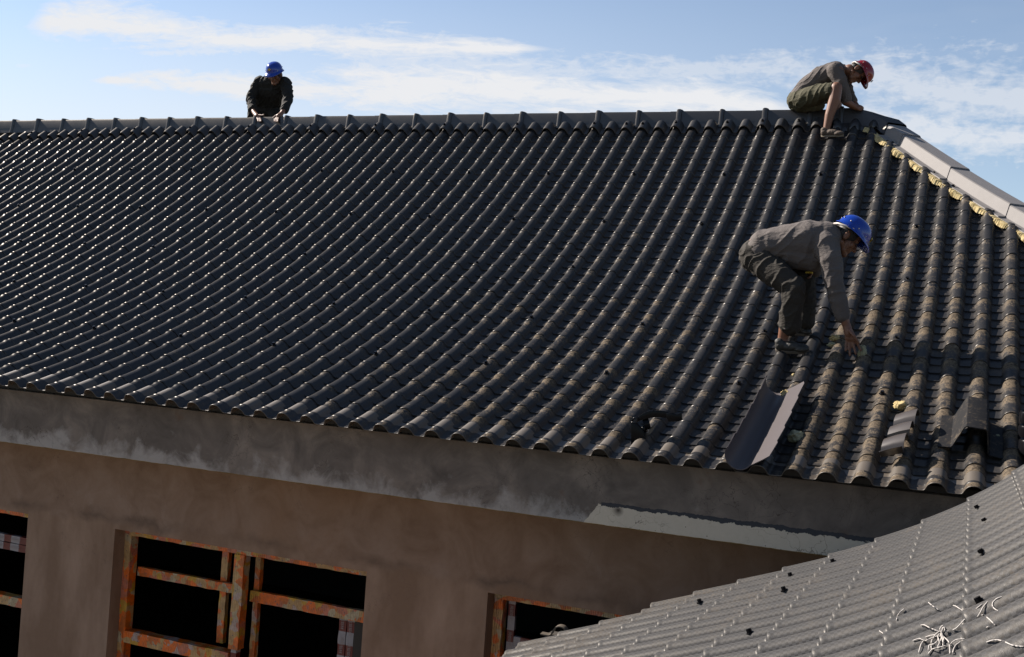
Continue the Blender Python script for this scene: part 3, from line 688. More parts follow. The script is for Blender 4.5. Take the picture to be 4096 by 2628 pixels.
# wavy offcut poking out behind the low roof's edge
M_tile2 = mat('plain_dark_tile', (0.016, 0.017, 0.021), 0.38, 0.3)
q = MB(); S = []
for k in range(0, 57):
    x = -.10 + .0075 * k; w_ = float(wave(np.array(x / .16))) * 1.15
    S.append([(1.075 + x, -2.80, 2.708 + w_), (1.075 + x, -2.765, 2.711 + w_)])
q.loft(S); o = q.build('tile_offcut', M_lip, None, True, thick=.005)  # lit profile line put into the pale edge colour
tag(o, 'wavy tile offcut sticking up behind the far edge of the low roof', 'tile offcut')
q = MB(); q.box(1.0, 1.5, -2.80, -2.70, 2.46, 2.705); q.build('verge_board', dk, low)

# white plastic strings on the low roof
M_str = mat('white_string', (0.36, 0.335, 0.31), 0.5, 0.4)
def string_obj(name, polys, label, group=None):
    mb = MB()
    for pl in polys:
        P = []
        for a, b in zip(pl[:-1], pl[1:]):
            for f_ in (0, .125, .25, .375, .5, .625, .75, .875): P.append((a[0] + (b[0] - a[0]) * f_, a[1] + (b[1] - a[1]) * f_))
        P.append(pl[-1]); pts = []
        for n_, (x, y) in enumerate(P):
            lf = .0100 + .012 * math.sin(math.pi * n_ / (len(P) - 1)) * (0.5 + .5 * math.sin(n_ * 1.3 + x))
            pts.append(near_hit(3500 + x * .2482, 2300 + y * .2482, lf)[0])
        for it in range(3): pts = [pts[0]] + [(pts[k - 1] + pts[k] * 2 + pts[k + 1]) / 4 for k in range(1, len(pts) - 1)] + [pts[-1]]
        mb.tube(pts, .0014, 6)
    o = mb.build(name, M_str, None, True); tag(o, label, 'string', group); return o
G = 'short white strings scattered on the low roof'
for pl, lb in [
    ([(860, 440), (900, 475), (950, 515), (1030, 565)], 'short straight white string up slope of the tangle'),
    ([(1262, 490), (1300, 500), (1390, 560), (1440, 590), (1490, 597)], 'white string reaching down to the joint left of the dark screw cap'),
    ([(1725, 470), (1560, 600), (1450, 710), (1370, 800), (1310, 860), (1255, 887)], 'long white string running from the dark screw cap towards the tangle'),
    ([(1815, 430), (1740, 520), (1700, 600), (1655, 675)], 'straight white string just right below the dark screw cap'),
    ([(2050, 350), (1960, 380), (1900, 440), (1890, 490), (1920, 540), (1980, 578)], 'white string bent like a hook right of the dark screw cap'),
    ([(1725, 645), (1760, 645), (1850, 720), (1890, 760), (1942, 812)], 'slanting white string with a bent top below the hook-shaped one'),
    ([(1800, 845), (1830, 833), (1860, 835)], 'tiny white string scrap, shortest of all'),
    ([(70, 900), (120, 935), (180, 980), (270, 995)], 'white string furthest left on the low roof'),
    ([(470, 545), (400, 600), (360, 660), (345, 750), (310, 850)], 'curved white string hanging over a tile joint above the leftmost one'),
    ([(740, 810), (790, 800), (880, 850), (960, 885), (1020, 905)], 'white string leading into the top of the tangle from the left'),
    ([(1800, 1085), (1880, 1055), (1980, 1045), (2080, 1070), (2200, 1130), (2300, 1150), (2400, 1155)], 'thick wavy white string at the right edge below all others'),
]: string_obj('string', [pl], lb, G)
string_obj('string_tangle', [
    [(820, 1000), (900, 975), (970, 965), (1030, 910), (1060, 905), (1085, 960), (1050, 1080), (1030, 1160)],
    [(1080, 990), (1000, 985), (900, 1020), (820, 1060), (770, 1050), (720, 1020), (610, 1058)],
    [(790, 1050), (740, 1120), (705, 1255)], [(1070, 950), (1100, 820), (1080, 818), (1045, 870), (1060, 900)],
    [(1100, 830), (1125, 860), (1120, 910), (1190, 905)], [(1100, 990), (1170, 1050), (1215, 1115), (1250, 1080), (1310, 1040), (1450, 1030)],
    [(1010, 930), (960, 980), (910, 1060), (905, 1150), (915, 1200)], [(1030, 960), (1010, 1060), (960, 1110), (870, 1130), (860, 1215)],
    [(1200, 1125), (1210, 1270)], [(1380, 1075), (1300, 1130), (1265, 1200), (1250, 1272)], [(1140, 1140), (1040, 1165), (920, 1195), (860, 1272)],
    [(1050, 940), (1075, 1000), (1100, 1080), (1095, 1140)], [(1085, 960), (1110, 1040), (1105, 1110)], [(1040, 925), (1010, 1000), (1030, 1040), (1040, 1100), (1005, 1165)]],
    'knotted tangle of thin white strings on the low grey roof')

# ------------------------------------------------------------------ loose things on the main roof
# upturned tile channel
q = MB(); S = []
sec = [(-.074, .116), (-.082, .094), (-.082, .068), (-.072, .040), (-.050, .018), (-.022, .008), (.004, .011), (.022, .022), (.034, .034), (.060, .050), (.095, .072), (.130, .094)]
for i in range(0, 51):
    r = 24.38 - 4.75 * i / 50 ; rowf = (24.38 - r) / .95; t = rowf - math.floor(rowf + 1e-6)
    for tt in (0,):
        p, ex, dn, n = rframe(36.56, r)
        g = .006 * t
        S.append([p + ex * (x + (.007 * (t - .5) * (1 if x > .12 else -1) if x > .12 or z > .11 else 0)) + n * (z + .021) for x, z in sec])
q.loft(S); M_under = mat('smooth_tile_underside', (0.085, 0.075, 0.075), 0.40, 0.1, lambda t, b: (bump_(t, b, noise_(t, objco(t), 60, 3), 0.12, 0.002), None)[1])
o = q.build('upturned_tile', M_under, None, 45, thick=.004); tag(o, 'long narrow tile offcut lying upside down like a gutter near the eave', 'roof tile')
# box-shaped cap piece
q = MB(); sec = [(-.150, .045), (-.148, .050), (-.092, .052), (-.084, .060), (-.036, .160), (-.026, .168), (.060, .160), (.070, .152), (.080, .040), (.086, .030), (.150, .018)]
S = []
for k, r in enumerate((22.35, 22.0, 21.3, 20.8, 20.55)):
    p, ex, dn, n = rframe(42.85, r, .007); S.append([p + ex * x + n * z for x, z in sec])
q.loft(S); M_capd = roof_mat('dusty_cap_resin', (0.018, 0.018, 0.019), 0.40, 1.0)
o = q.build('cap_piece', M_capd, None, 40, thick=.005)
for nm, v in (('crest', 1.0), ('dirt', 0.62)): a = o.data.attributes.new(nm, 'FLOAT', 'POINT'); a.data.foreach_set('value', [v] * len(o.data.vertices))
tag(o, 'loose box-shaped dark ridge cap piece lying open end down near the eave', 'ridge cap')
# short corrugated piece
q = MB(); S = []
for k in range(0, 46):
    f_ = k / 45; r = 20.95 + 2.45 * f_; ph = f_ * 3.3
    t = ph - math.floor(ph); z = .075 * abs(math.sin(math.pi * (t * .82 + .02))) ** .7 if t < .93 else .075 * abs(math.sin(math.pi * (.93 * .82 + .02))) ** .7 * (1 - t) / .07
    p, ex, dn, n = rframe(41.02 - .30 * f_, r, .012)
    S.append([p + ex * (-.062) + n * (.036 + z * .9), p + ex * (-.01) + n * (.054 + z), p + ex * .040 + n * (.068 + z * 1.05)])
q.loft(S); o = q.build('corrugated_piece', mat('grey_brown_resin', (0.045, 0.038, 0.035), 0.36), None, 50, thick=.004)
tag(o, 'short grey corrugated offcut laid across the tiles left of the box-shaped cap', 'roof offcut')
# round end caps
for k, (r, cc_, rd, lb) in enumerate([(20.55, 44.52, .052, 'dark round tile end cap, uppermost of the three at the right edge'), (21.35, 44.50, .056, 'dark round tile end cap, middle of the three at the right edge'), (22.15, 44.52, .060, 'dark round tile end cap, lowest of the three at the right edge')]):
    p, ex, dn, n = rframe(cc_, r); q = MB(); base = p + n * .035; up = Vector((0, -.15, 1)).normalized(); xx = Vector((1, 0, 0)); y2 = up.cross(xx)
    pr = [(rd * .8, 0), (rd, .006), (rd, .062), (rd * .9, .072), (rd * .86, .070), (rd * .80, .060), (rd * .45, .060), (rd * .32, .064), (rd * .30, .09), (rd * .1, .094)]
    q.loft([[base + (xx * math.cos(2 * math.pi * a / 28) + y2 * math.sin(2 * math.pi * a / 28)) * r_ + up * z for a in range(28)] for r_, z in pr], close=True, caps=True)
    o = q.build('end_cap', M_black, None, 40); tag(o, lb, 'end cap', 'round end caps at the right edge of the roof')
# roof ornament
orn = thing('roof_ornament', 'glossy black plastic roof ornament with a curved horn lying near the eave', 'ornament', tuple(at(2600, 1740, -2.26)))
YO = -2.30
def D(px, py, dy=0.0): return at(px, py, YO + dy)
fp = [(2523, 1687), (2524, 1777), (2540, 1785), (2556, 1784), (2570, 1773), (2579, 1757), (2578, 1735), (2566, 1712), (2548, 1694)]
q = MB(); a = [D(x, y) for x, y in fp]; b_ = [D(x, y, .075) for x, y in fp]; q.loft([a, b_], close=True, caps=True); q.build('face_plate', M_black, orn, 30, bevel=.003)
rim = MB(); rim.tube([D(x, y, -.002) for x, y in fp[3:] + [fp[0]]], .0035, 6); rim.build('rim', M_black, orn, True)
q = MB(); q.tube([D(2575, 1700, .02), D(2598, 1694, .03)], [.027, .030], 20); q.tube([D(2566, 1722, .02), D(2584, 1714, .02)], [.018, .020], 16); q.build('socket', M_black, orn, 30)
q = MB(); hp_ = [(2545, 1683), (2556, 1672), (2575, 1664), (2600, 1655), (2632, 1653), (2660, 1656), (2680, 1662)]
q.loft([[D(x, y - h), D(x, y - h, .05), D(x + 2, y + h * 1.25, .05), D(x + 2, y + h * 1.25)] for (x, y), h in zip(hp_, (6, 9, 12, 13, 13, 12, 11))], close=True, caps=True); q.build('horn', M_black, orn, 60, bevel=.004)
q = MB(); top = [(2665, 1653), (2690, 1650), (2704, 1656), (2716, 1654), (2727, 1650), (2729, 1678), (2714, 1686), (2675, 1687), (2667, 1676)]
q.loft([[D(x, y, -.012) for x, y in top], [D(x, y, .06) for x, y in top]], close=True, caps=True); q.build('horn_tip', M_black, orn, 30, bevel=.003)
q = MB(); fl = [(2580, 1746), (2581, 1733), (2594, 1730), (2598, 1716), (2622, 1690), (2636, 1685), (2622, 1700), (2612, 1722), (2600, 1736)]
q.loft([[D(x, y, .02) for x, y in fl], [D(x, y, .026) for x, y in fl]], close=True, caps=True); q.build('flange', M_lip, orn, 30)  # black plastic too; its lit look is put into the paler colour
q = MB(); q.tube([D(2555, 1676, .03), D(2580, 1662, .035), D(2600, 1648, .04), D(2616, 1638, .04)], [.004, .005, .005, .003], 6); q.tube([D(2526, 1688), D(2534, 1672), D(2550, 1670), D(2558, 1682)], .004, 6); q.build('scroll', M_black, orn, True)
# foam lumps
def lump(px, py, off, size, seed, label, grey=False, stretch=(1, 1, 1)):
    # find the roof point under the pixel
    c, r = 30.0, 15.0
    def pj(c, r):
        v = RW @ (rp(c, r, off) - CAM); return np.array([CX + F_PX * v.x / v.z, CY + F_PX * v.y / v.z])
    for it in range(30):
        a = pj(c, r); J = np.stack([(pj(c + .01, r) - a) / .01, (pj(c, r + .01) - a) / .01], 1)
        d = np.clip(np.linalg.solve(J, np.array([px, py]) - a), -3, 3); c += d[0]; r += d[1]
    p, ex, dn, n = rframe(c, r, off)
    bm = bmesh.new(); bmesh.ops.create_icosphere(bm, subdivisions=4, radius=1)
    for v in bm.verts:
        k = v.co.normalized(); g = 1 + .38 * noise.fractal(k * 1.3 + Vector((seed, 0, 0)), .9, 2, 4) + .10 * noise.noise(k * 6 + Vector((seed, 3, 0)))
        v.co = Vector((k.x * stretch[0], k.y * stretch[1], k.z * stretch[2])) * g * size
    me = bpy.data.meshes.new('foam_lump'); bm.to_mesh(me); bm.free(); me.materials.append(M_foamg if grey else M_foam)
    me.polygons.foreach_set('use_smooth', [True] * len(me.polygons))
    o = bpy.data.objects.new('foam_lump', me); COL.objects.link(o); o.location = p
    tag(o, label, 'foam', 'lumps of expanding foam lying on the tiles'); return o
M_foamg = mat('pale_old_foam', (0.26, 0.245, 0.15), 0.85, 0.3, lambda t, b: (bump_(t, b, noise_(t, objco(t), 70, 4, .7), .6, .006), None)[1])
lump(3449, 1408, .060, .030, 2, "pale foam scrap between the bent worker's fingers", True, (.8, .7, 1.5))
lump(3341, 1352, .050, .024, 5, 'orange-lit foam lump in front of the bent worker, upper of the pair', False, (1.3, .9, .8))
lump(3328, 1379, .025, .020, 8, 'shaded pale foam lump just below the orange-lit one', True, (1.4, 1, .7))
lump(3174, 1500, .020, .010, 11, 'tiny foam crumb above the upside down tile')
lump(3141, 1580, .040, .026, 14, 'bright foam lump at the top end of the upside down tile', False, (.9, 1, 1.2))
lump(3187, 1747, .035, .036, 17, 'large dull greenish foam lump right of the upside down tile', True, (1.15, 1, .9))
lump(3602, 1622, .030, .028, 20, 'yellow crumbly foam lump above the corrugated offcut, the larger one', False, (1.3, 1, .8))
lump(3602, 1676, .030, .019, 23, 'small yellow foam lump touching the top of the corrugated offcut')
lump(3989, 1747, .020, .012, 26, 'small pale foam crumb right of the box-shaped cap piece', True)

# ------------------------------------------------------------------ people
def skin_b(t, b):
    n = noise_(t, objco(t), 25, 4, .6); c = mix(t, n, (0.1152, 0.0490, 0.0259), (0.1656, 0.0756, 0.0432))
    t.links.new(c, b.inputs['Base Color']); bump_(t, b, noise_(t, objco(t), 160, 3), .15, .002)
M_skin = mat('tanned_skin', (0.3, 0.15, 0.09), 0.5, 0.4, skin_b)
M_hair = mat('black_hair', (0.012, 0.010, 0.009), 0.6)
def cloth(name, c1, c2, rough=0.85, sc_=1.0):
    def b_(t, b):
        co = objco(t); n = noise_(t, co, 7 * sc_, 5, .65); f_ = noise_(t, co, 45, 5, .7)
        c = mix(t, n, c1, c2); t.links.new(c, b.inputs['Base Color'])
        w_ = N(t, 'ShaderNodeTexNoise', {0: N(t, 'ShaderNodeMapping', {0: co, 3: (1, 1, 2.2)}).outputs[0], 'Scale': 16.0, 'Detail': 3.0, 'Distortion': 1.5}).outputs['Fac']
        bump_(t, b, M_(t, 'ADD', M_(t, 'MULTIPLY', w_, 1.0), M_(t, 'MULTIPLY', f_, .25)), .55, .012)
    return mat(name, c1, rough, 0.2, b_)
class Blob:
    def __init__(s): s.mb = MB()
    def cap(s, p1, r1, p2, r2, n=14):
        p1, p2 = Vector(p1), Vector(p2); d = (p2 - p1); L = d.length; d = d.normalized() if L > 1e-6 else Vector((0, 0, 1))
        a = Vector((0, 0, 1)) if abs(d.z) < .9 else Vector((1, 0, 0)); x = (a - d * a.dot(d)).normalized(); y = d.cross(x); rings = []
        for k in range(5): th = -math.pi / 2 + math.pi / 2 * (k + .15) / 5; rings.append((p1 + d * r1 * math.sin(th), r1 * math.cos(th)))
        rings.append((p1, r1)); rings.append((p2, r2))
        for k in range(1, 6): th = math.pi / 2 * (k - .15) / 5; rings.append((p2 + d * r2 * math.sin(th), r2 * math.cos(th)))
        s.mb.loft([[c + (x * math.cos(2 * math.pi * q_ / n) + y * math.sin(2 * math.pi * q_ / n)) * r for q_ in range(n)] for c, r in rings], close=True, caps=True)
    def chain(s, pts):
        for a, b in zip(pts[:-1], pts[1:]): s.cap(a[0], a[1], b[0], b[1])
    def ell(s, c, ax, rad, n=16):
        c = Vector(c); R = []
        for k in range(1, n // 2 * 2 - 1):
            th = -math.pi / 2 + math.pi * k / (n // 2 * 2 - 1)
            R.append([c + ax[0] * (rad[0] * math.cos(th) * math.cos(2 * math.pi * q_ / n)) + ax[1] * (rad[1] * math.cos(th) * math.sin(2 * math.pi * q_ / n)) + ax[2] * (rad[2] * math.sin(th)) for q_ in range(n)])
        s.mb.loft(R, close=True, caps=True)
    def build(s, name, m, parent=None, voxel=.006, smooth_it=3, fold=None, cut=None):
        me = bpy.data.meshes.new(name); me.from_pydata([tuple(v) for v in s.mb.v], [], s.mb.f)
        bm = bmesh.new(); bm.from_mesh(me); bmesh.ops.recalc_face_normals(bm, faces=bm.faces); bm.to_mesh(me); bm.free()
        o = bpy.data.objects.new(name, me); COL.objects.link(o)
        md = o.modifiers.new('r', 'REMESH'); md.mode = 'VOXEL'; md.voxel_size = voxel; md.use_smooth_shade = True
        sm = o.modifiers.new('s', 'SMOOTH'); sm.factor = .5; sm.iterations = smooth_it
        dg = bpy.context.evaluated_depsgraph_get(); m2 = bpy.data.meshes.new_from_object(o.evaluated_get(dg)); m2.name = name
        bpy.data.objects.remove(o); bpy.data.meshes.remove(me)
        if fold:
            n = len(m2.vertices); co = np.empty(n * 3); m2.vertices.foreach_get('co', co); co = co.reshape(-1, 3)
            nn = np.empty(n * 3); m2.vertex_normals.foreach_get('vector', nn); nn = nn.reshape(-1, 3)
            amp, scl, seed = fold; d = np.empty(n)
            for i in range(n):
                p = Vector(co[i]) * scl; w = noise.noise(p * .35 + Vector((seed, 0, 0)))
                a = noise.noise(Vector((p.x * .55 + p.z * .75, p.y, (p.z * .5 - p.x * .6) * 2.2)) + Vector((w * 2.2, seed, w)))
                b = noise.noise(Vector((p.x * 1.9 + w, p.y * .9, p.z * 1.9)) + Vector((seed, 5, 0)))
                d[i] = ((1 - min(1, abs(a) * 2.6)) ** 2 * 1.1 - .3) + b * .5
            co += nn * (d * amp)[:, None]; m2.vertices.foreach_set('co', co.ravel())
        if cut:
            bm = bmesh.new(); bm.from_mesh(m2)
            for pc, pn in cut:
                bmesh.ops.bisect_plane(bm, geom=bm.verts[:] + bm.edges[:] + bm.faces[:], plane_co=pc, plane_no=pn, clear_outer=True)
            bm.to_mesh(m2); bm.free()
        m2.materials.clear(); m2.materials.append(m); m2.polygons.foreach_set('use_smooth', [True] * len(m2.polygons)); m2.update()
        o = bpy.data.objects.new(name, m2); COL.objects.link(o)
        if parent is not None: setpar(o, parent)
        return o
def frame3(fwd, up):
    f_ = Vector(fwd).normalized(); u = Vector(up); u = (u - f_ * u.dot(f_)).normalized(); r = f_.cross(u); return r, f_, u
def add_head(B, c, fr, s, neck):
    r, f_, u = fr; P = lambda x, y, z: c + (r * x + f_ * y + u * z) * s
    ax = (r, f_, u)
    B.ell(P(0, .012, .042), ax, (.072 * s, .086 * s, .084 * s), 20)
    B.ell(P(0, .040, -.030), ax, (.056 * s, .052 * s, .078 * s), 18)
    B.cap(P(-.03, .045, -.082), .022 * s, P(.03, .045, -.082), .022 * s)
    B.cap(P(-.012, .076, -.096), .020 * s, P(.012, .076, -.096), .020 * s)
    B.cap(P(-.052, .0, -.055), .018 * s, P(-.02, .06, -.092), .018 * s); B.cap(P(.052, .0, -.055), .018 * s, P(.02, .06, -.092), .018 * s)
    B.cap(P(-.036, .078, .020), .013 * s, P(.036, .078, .020), .013 * s)
    B.cap(P(0, .088, .010), .010 * s, P(0, .112, -.030), .013 * s); B.cap(P(-.014, .096, -.034), .009 * s, P(.014, .096, -.034), .009 * s)
    for q_ in (-1, 1):
        B.ell(P(q_ * .040, .066, -.022), ax, (.024 * s, .022 * s, .026 * s), 12)
        B.ell(P(q_ * .079, -.006, -.006), ax, (.010 * s, .021 * s, .034 * s), 12)
        B.cap(P(q_ * .078, -.012, .018), .010 * s, P(q_ * .076, .0, -.03), .008 * s)
    B.cap(P(-.018, .088, -.054), .0085 * s, P(.018, .088, -.054), .0085 * s); B.cap(P(-.015, .086, -.067), .0095 * s, P(.015, .086, -.067), .0095 * s)
    B.cap(P(0, -.035, -.055), .056 * s, neck, .058 * s)
def head_extra(c, fr, s, body):
    r, f_, u = fr; P = lambda x, y, z: c + (r * x + f_ * y + u * z) * s
    H = Blob(); H.ell(P(0, .008, .040), fr, (.076 * s, .089 * s, .086 * s), 20); H.ell(P(0, -.028, -.002), fr, (.064 * s, .052 * s, .056 * s), 16)
    H.build('hair', M_hair, body, .006, 2, cut=[(P(0, .060, 0), f_), (P(0, -.02, -.028), -u), (P(0, 0, .075), u)])
    for q_ in (-1, 1):
        E = Blob(); E.ell(P(q_ * .030, .083, .003), fr, (.013 * s, .010 * s, .008 * s), 10); E.build('eye', M_eye, body, .003 * s, 1)
        E = Blob(); E.cap(P(q_ * .016, .094, .022), .004 * s, P(q_ * .048, .082, .024), .003 * s); E.build('eyebrow', M_hair, body, .003, 1)
M_eye = mat('eye', (0.05, 0.04, 0.035), 0.2, .5)
def helmet(c, fr, s, m, body, badge=(0.42, 0.26, 0.01)):
    r, f_, u = fr; P = lambda x, y, z: c + (r * x + f_ * y + u * z) * s
    q = MB(); S = []; n = 40
    for k in range(0, 13):
        th = math.pi / 2 * (1 - k / 12); cz = .112 * math.sin(th) ** .92 if th > 0 else 0
        S.append([P(.101 * math.cos(th) ** .80 * math.cos(2 * math.pi * a / n), .127 * math.cos(th) ** .80 * math.sin(2 * math.pi * a / n), cz) if th < math.pi / 2 - 1e-6 else P(.0005 * math.cos(2 * math.pi * a / n), .0005 * math.sin(2 * math.pi * a / n), cz) for a in range(n)])
    def br(k, dz):
        out = []
        for a in range(n):
            ang = 2 * math.pi * a / n; fr_ = max(0, math.sin(ang)); e = k * (.013 + .034 * fr_ ** 3)
            out.append(P((.101 + e) * math.cos(ang), (.127 + e) * math.sin(ang), dz * (1 + 1.1 * fr_ ** 3)))
        return out
    S += [br(.25, -.003), br(.7, -.008), br(1, -.014), br(1, -.018), br(.6, -.015), br(0, -.010), br(-.15, .002)]
    q.loft(S, close=True); o = q.build('helmet', m, body, 70)
    d = MB()
    for ang, z in ((0, .022), (180, .022), (35, .018), (145, .018), (-35, .03), (215, .03), (-70, .035), (250, .035)):
        a = R_(ang); p = P(.103 * math.cos(a), .129 * math.sin(a), z); dr = (r * math.cos(a) + f_ * math.sin(a)).normalized()
        d.loft([[p + dr * (h * s) + (u * math.cos(2 * math.pi * k / 10) + dr.cross(u) * math.sin(2 * math.pi * k / 10)) * (w_ * s) for k in range(10)] for h, w_ in ((-.004, .0046), (.0015, .0045), (.003, .0025))], close=True, caps=True)
    d.build('rivet', M_white, o, True)
    d = MB(); p = P(0, .1262, .048); tn = (u * .94 - f_ * .22).normalized(); e = .004 * s
    pts = [p + tn * (.017 * s), p + r * (.021 * s), p - tn * (.017 * s), p - r * (.021 * s)]
    nf = (f_ * .95 + u * .25).normalized(); d.loft([[v + nf * (-.004 * s) for v in pts], [v + nf * e for v in pts]], close=True, caps=True); d.build('badge', mat('badge', badge, .4), o)
    d = MB(); d.tube([P(-.095, -.02, -.002), P(-.092, -.075, -.022), P(-.055, -.122, -.034), P(0, -.136, -.038), P(.055, -.122, -.034), P(.092, -.075, -.022), P(.095, -.02, -.002)], .008 * s, 8); d.build('headband', M_white, o, True)
    return o
M_white = mat('white_plastic', (0.40, 0.37, 0.34), 0.4)
M_hblue = mat('blue_helmet_shell', (0.004, 0.030, 0.24), 0.18, 0.5); M_hred = mat('red_helmet_shell', (0.17, 0.004, 0.006), 0.18, 0.5)
def fingers(B, lst, r=.0078):
    for pl in lst:
        n = len(pl)
        for k in range(n - 1): B.cap(pl[k], r * (1.08 - .10 * k), pl[k + 1], r * (1.0 - .12 * k), 10)
def shoe(heel, toe, up, s, m, sole_m, body):
    f_ = (toe - heel); L = f_.length; f_ = f_.normalized(); u = (up - f_ * up.dot(f_)).normalized(); r = f_.cross(u)
    P = lambda x, y, z: heel + r * x * s + f_ * y * L + u * z * s
    B = Blob(); ax = (r, f_, u)
    B.ell(P(0, .14, .038), ax, (.036 * s, L * .17, .040 * s), 16); B.ell(P(0, .45, .034), ax, (.037 * s, L * .34, .034 * s), 16)
    B.ell(P(0, .76, .026), ax, (.043 * s, L * .26, .026 * s), 16); B.cap(P(0, .10, .06), .028 * s, P(0, .16, .045), .034 * s)
    o = B.build('shoe', m, body, .004, 3, fold=(.0015, 30, 3))
    q = MB(); out = []
    for k in range(28):
        a = 2 * math.pi * k / 28; y = .5 + .52 * math.sin(a); w_ = .036 + .009 * math.sin(a) ** 2 * (1 if math.sin(a) > 0 else -.2); out.append((w_ * math.cos(a), y))
    q.loft([[P(x * k_, .5 + (y - .5) * k_, z) for x, y in out] for z, k_ in ((-.004, .92), (-.002, 1), (.012, 1.02), (.016, .97))], close=True, caps=True)
    q.build('sole', sole_m, o, 50); return o
M_shb = mat('worn_brown_canvas', (0.055, 0.038, 0.025), .8); M_shk = mat('worn_black_shoe', (0.020, 0.018, 0.014), .6); M_sole = mat('worn_sole', (0.11, 0.09, 0.062), .8)
M_solek = mat('dusty_dark_sole', (0.06, 0.047, 0.033), .8)

# --- worker bent over on the slope (blue helmet)
def W(px, py, y): return at(px, py, y)
fw, up_ = (RW.transposed() @ Vector((.73, .68, -.05))), (RW.transposed() @ Vector((.68, -.73, 0)))
frC = frame3(fw, up_); hc = W(3380, 947, -.90); sC = .90
B = Blob(); add_head(B, hc, frC, sC, W(3325, 945, -.90))
def pair(B, pts, dy):
    B.chain([(W(x, y, Y - dy), r) for x, y, Y, r in pts]); B.chain([(W(x, y, Y + dy), r) for x, y, Y, r in pts])
    for (x, y, Y, r) in pts: B.cap(W(x, y, Y - dy), r, W(x, y, Y + dy), r)
torsoC = [(3050, 990, -.9, .095), (3150, 978, -.9, .108), (3240, 965, -.9, .112), (3305, 955, -.9, .09)]
pair(B, torsoC, .045); pair(B, [(3040, 1020, -.9, .074)], .04)
legR = [(W(3056, 1042, -.98), .066), (W(3178, 1152, -1.07), .052), (W(3150, 1260, -1.03), .044), (W(3132, 1352, -1.00), .032)]
legL = [(W(3064, 1038, -.82), .066), (W(3222, 1128, -.79), .05), (W(3225, 1220, -.79), .042), (W(3212, 1305, -.78), .032)]
B.chain(legR); B.chain(legL)
B.chain([(W(3132, 1352, -1.0), .032), (W(3128, 1378, -1.0), .033)]); B.chain([(W(3128, 1378, -1.0), .028), (W(3200, 1398, -1.0), .022)])
B.chain([(W(3212, 1305, -.78), .03), (W(3210, 1322, -.78), .026), (W(3235, 1330, -.78), .02)])
armR = [(W(3312, 985, -1.0), .062), (W(3338, 1135, -1.06), .040), (W(3372, 1262, -1.04), .030), (W(3384, 1298, -1.035), .025)]
armL = [(W(3316, 960, -.80), .06), (W(3290, 1050, -.77), .04), (W(3252, 1088, -.80), .028)]
B.chain(armR); B.chain(armL)
B.chain([(W(3386, 1300, -1.035), .024), (W(3396, 1335, -1.035), .028)]); B.cap(W(3390, 1352, -1.035), .018, W(3408, 1356, -1.035), .018); B.cap(W(3398, 1330, -1.035), .024, W(3416, 1358, -1.035), .017)
fingers(B, [[W(3388, 1356, -1.035), W(3384, 1380, -1.04), W(3383, 1402, -1.045)], [W(3397, 1360, -1.035), W(3399, 1392, -1.04), W(3400, 1421, -1.045)],
            [W(3408, 1360, -1.035), W(3416, 1390, -1.04), W(3423, 1415, -1.045)], [W(3415, 1352, -1.035), W(3431, 1378, -1.03), W(3444, 1402, -1.03)]], .0085)
fingers(B, [[W(3398, 1322, -1.06), W(3418, 1345, -1.085), W(3434, 1372, -1.075)]], .0098)
B.chain([(W(3250, 1090, -.80), .026), (W(3238, 1100, -.80), .022)])
fingers(B, [[W(3238 - 3 * k, 1100 + k, -.82 + .012 * k), W(3232 - 3 * k, 1112 + k, -.82 + .012 * k), W(3236 - 3 * k, 1120 + k, -.825 + .012 * k)] for k in range(4)] + [[W(3248, 1092, -.83), W(3240, 1108, -.85), W(3232, 1112, -.86)]])
perC = B.build('person', M_skin, None, .0045, 2)
tag(perC, 'person in blue helmet and grey shirt bending down on the tiles to pick up foam', 'person')
head_extra(hc, frC, sC, perC)
helmet(W(3411, 931, -.90), frC, .88, M_hblue, perC)
M_shC = cloth('grey_brown_shirt', (0.072, 0.063, 0.059), (0.100, 0.087, 0.080)); M_trC = cloth('dark_grey_trousers', (0.021, 0.019, 0.016), (0.037, 0.032, 0.026))
B = Blob(); pair(B, [(3060, 985, -.9, .106), (3150, 975, -.9, .118), (3235, 962, -.9, .124), (3303, 952, -.9, .100)], .048)
pair(B, [(3040, 1008, -.9, .100)], .055); B.cap(W(3325, 945, -.9), .062, W(3350, 938, -.9), .058)
B.chain([(W(3170, 1010, -.95), .10), (W(3245, 1030, -.95), .085)]); B.chain([(W(3170, 1010, -.85), .10), (W(3250, 1035, -.86), .08)])
B.chain([(W(3300, 975, -1.0), .085), (W(3322, 1040, -1.05), .068), (W(3338, 1135, -1.065), .056), (W(3352, 1200, -1.05), .052), (W(3368, 1262, -1.04), .047)])
B.chain([(W(3312, 960, -.81), .078), (W(3290, 1050, -.77), .055), (W(3262, 1080, -.79), .046)])
shc = B.build('shirt', M_shC, perC, .0055, 3, fold=(.0060, 8, 4.0))
B = Blob(); pair(B, [(3026, 1024, -.9, .106)], .048); pair(B, [(3060, 1010, -.9, .098)], .05); pair(B, [(3060, 1045, -.9, .09)], .06)
B.chain([(W(3050, 1050, -.98), .092), (W(3120, 1105, -1.03), .085), (W(3178, 1150, -1.07), .070), (W(3172, 1200, -1.06), .068), (W(3160, 1270, -1.03), .068), (W(3158, 1296, -1.02), .069)])
B.chain([(W(3060, 1042, -.82), .088), (W(3222, 1128, -.79), .062), (W(3228, 1220, -.79), .056), (W(3220, 1285, -.79), .058)])
B.build('trousers', M_trC, perC, .0055, 3, fold=(.008, 10, 9.0))
nr_ = rframe(36.4, 17)[3]
shoe(W(3104, 1402, -1.0), W(3236, 1409, -1.0), nr_, .95, M_shk, M_solek, perC)
shoe(W(3170, 1333, -.77), W(3246, 1338, -.775), nr_, .85, M_shk, M_solek, perC)
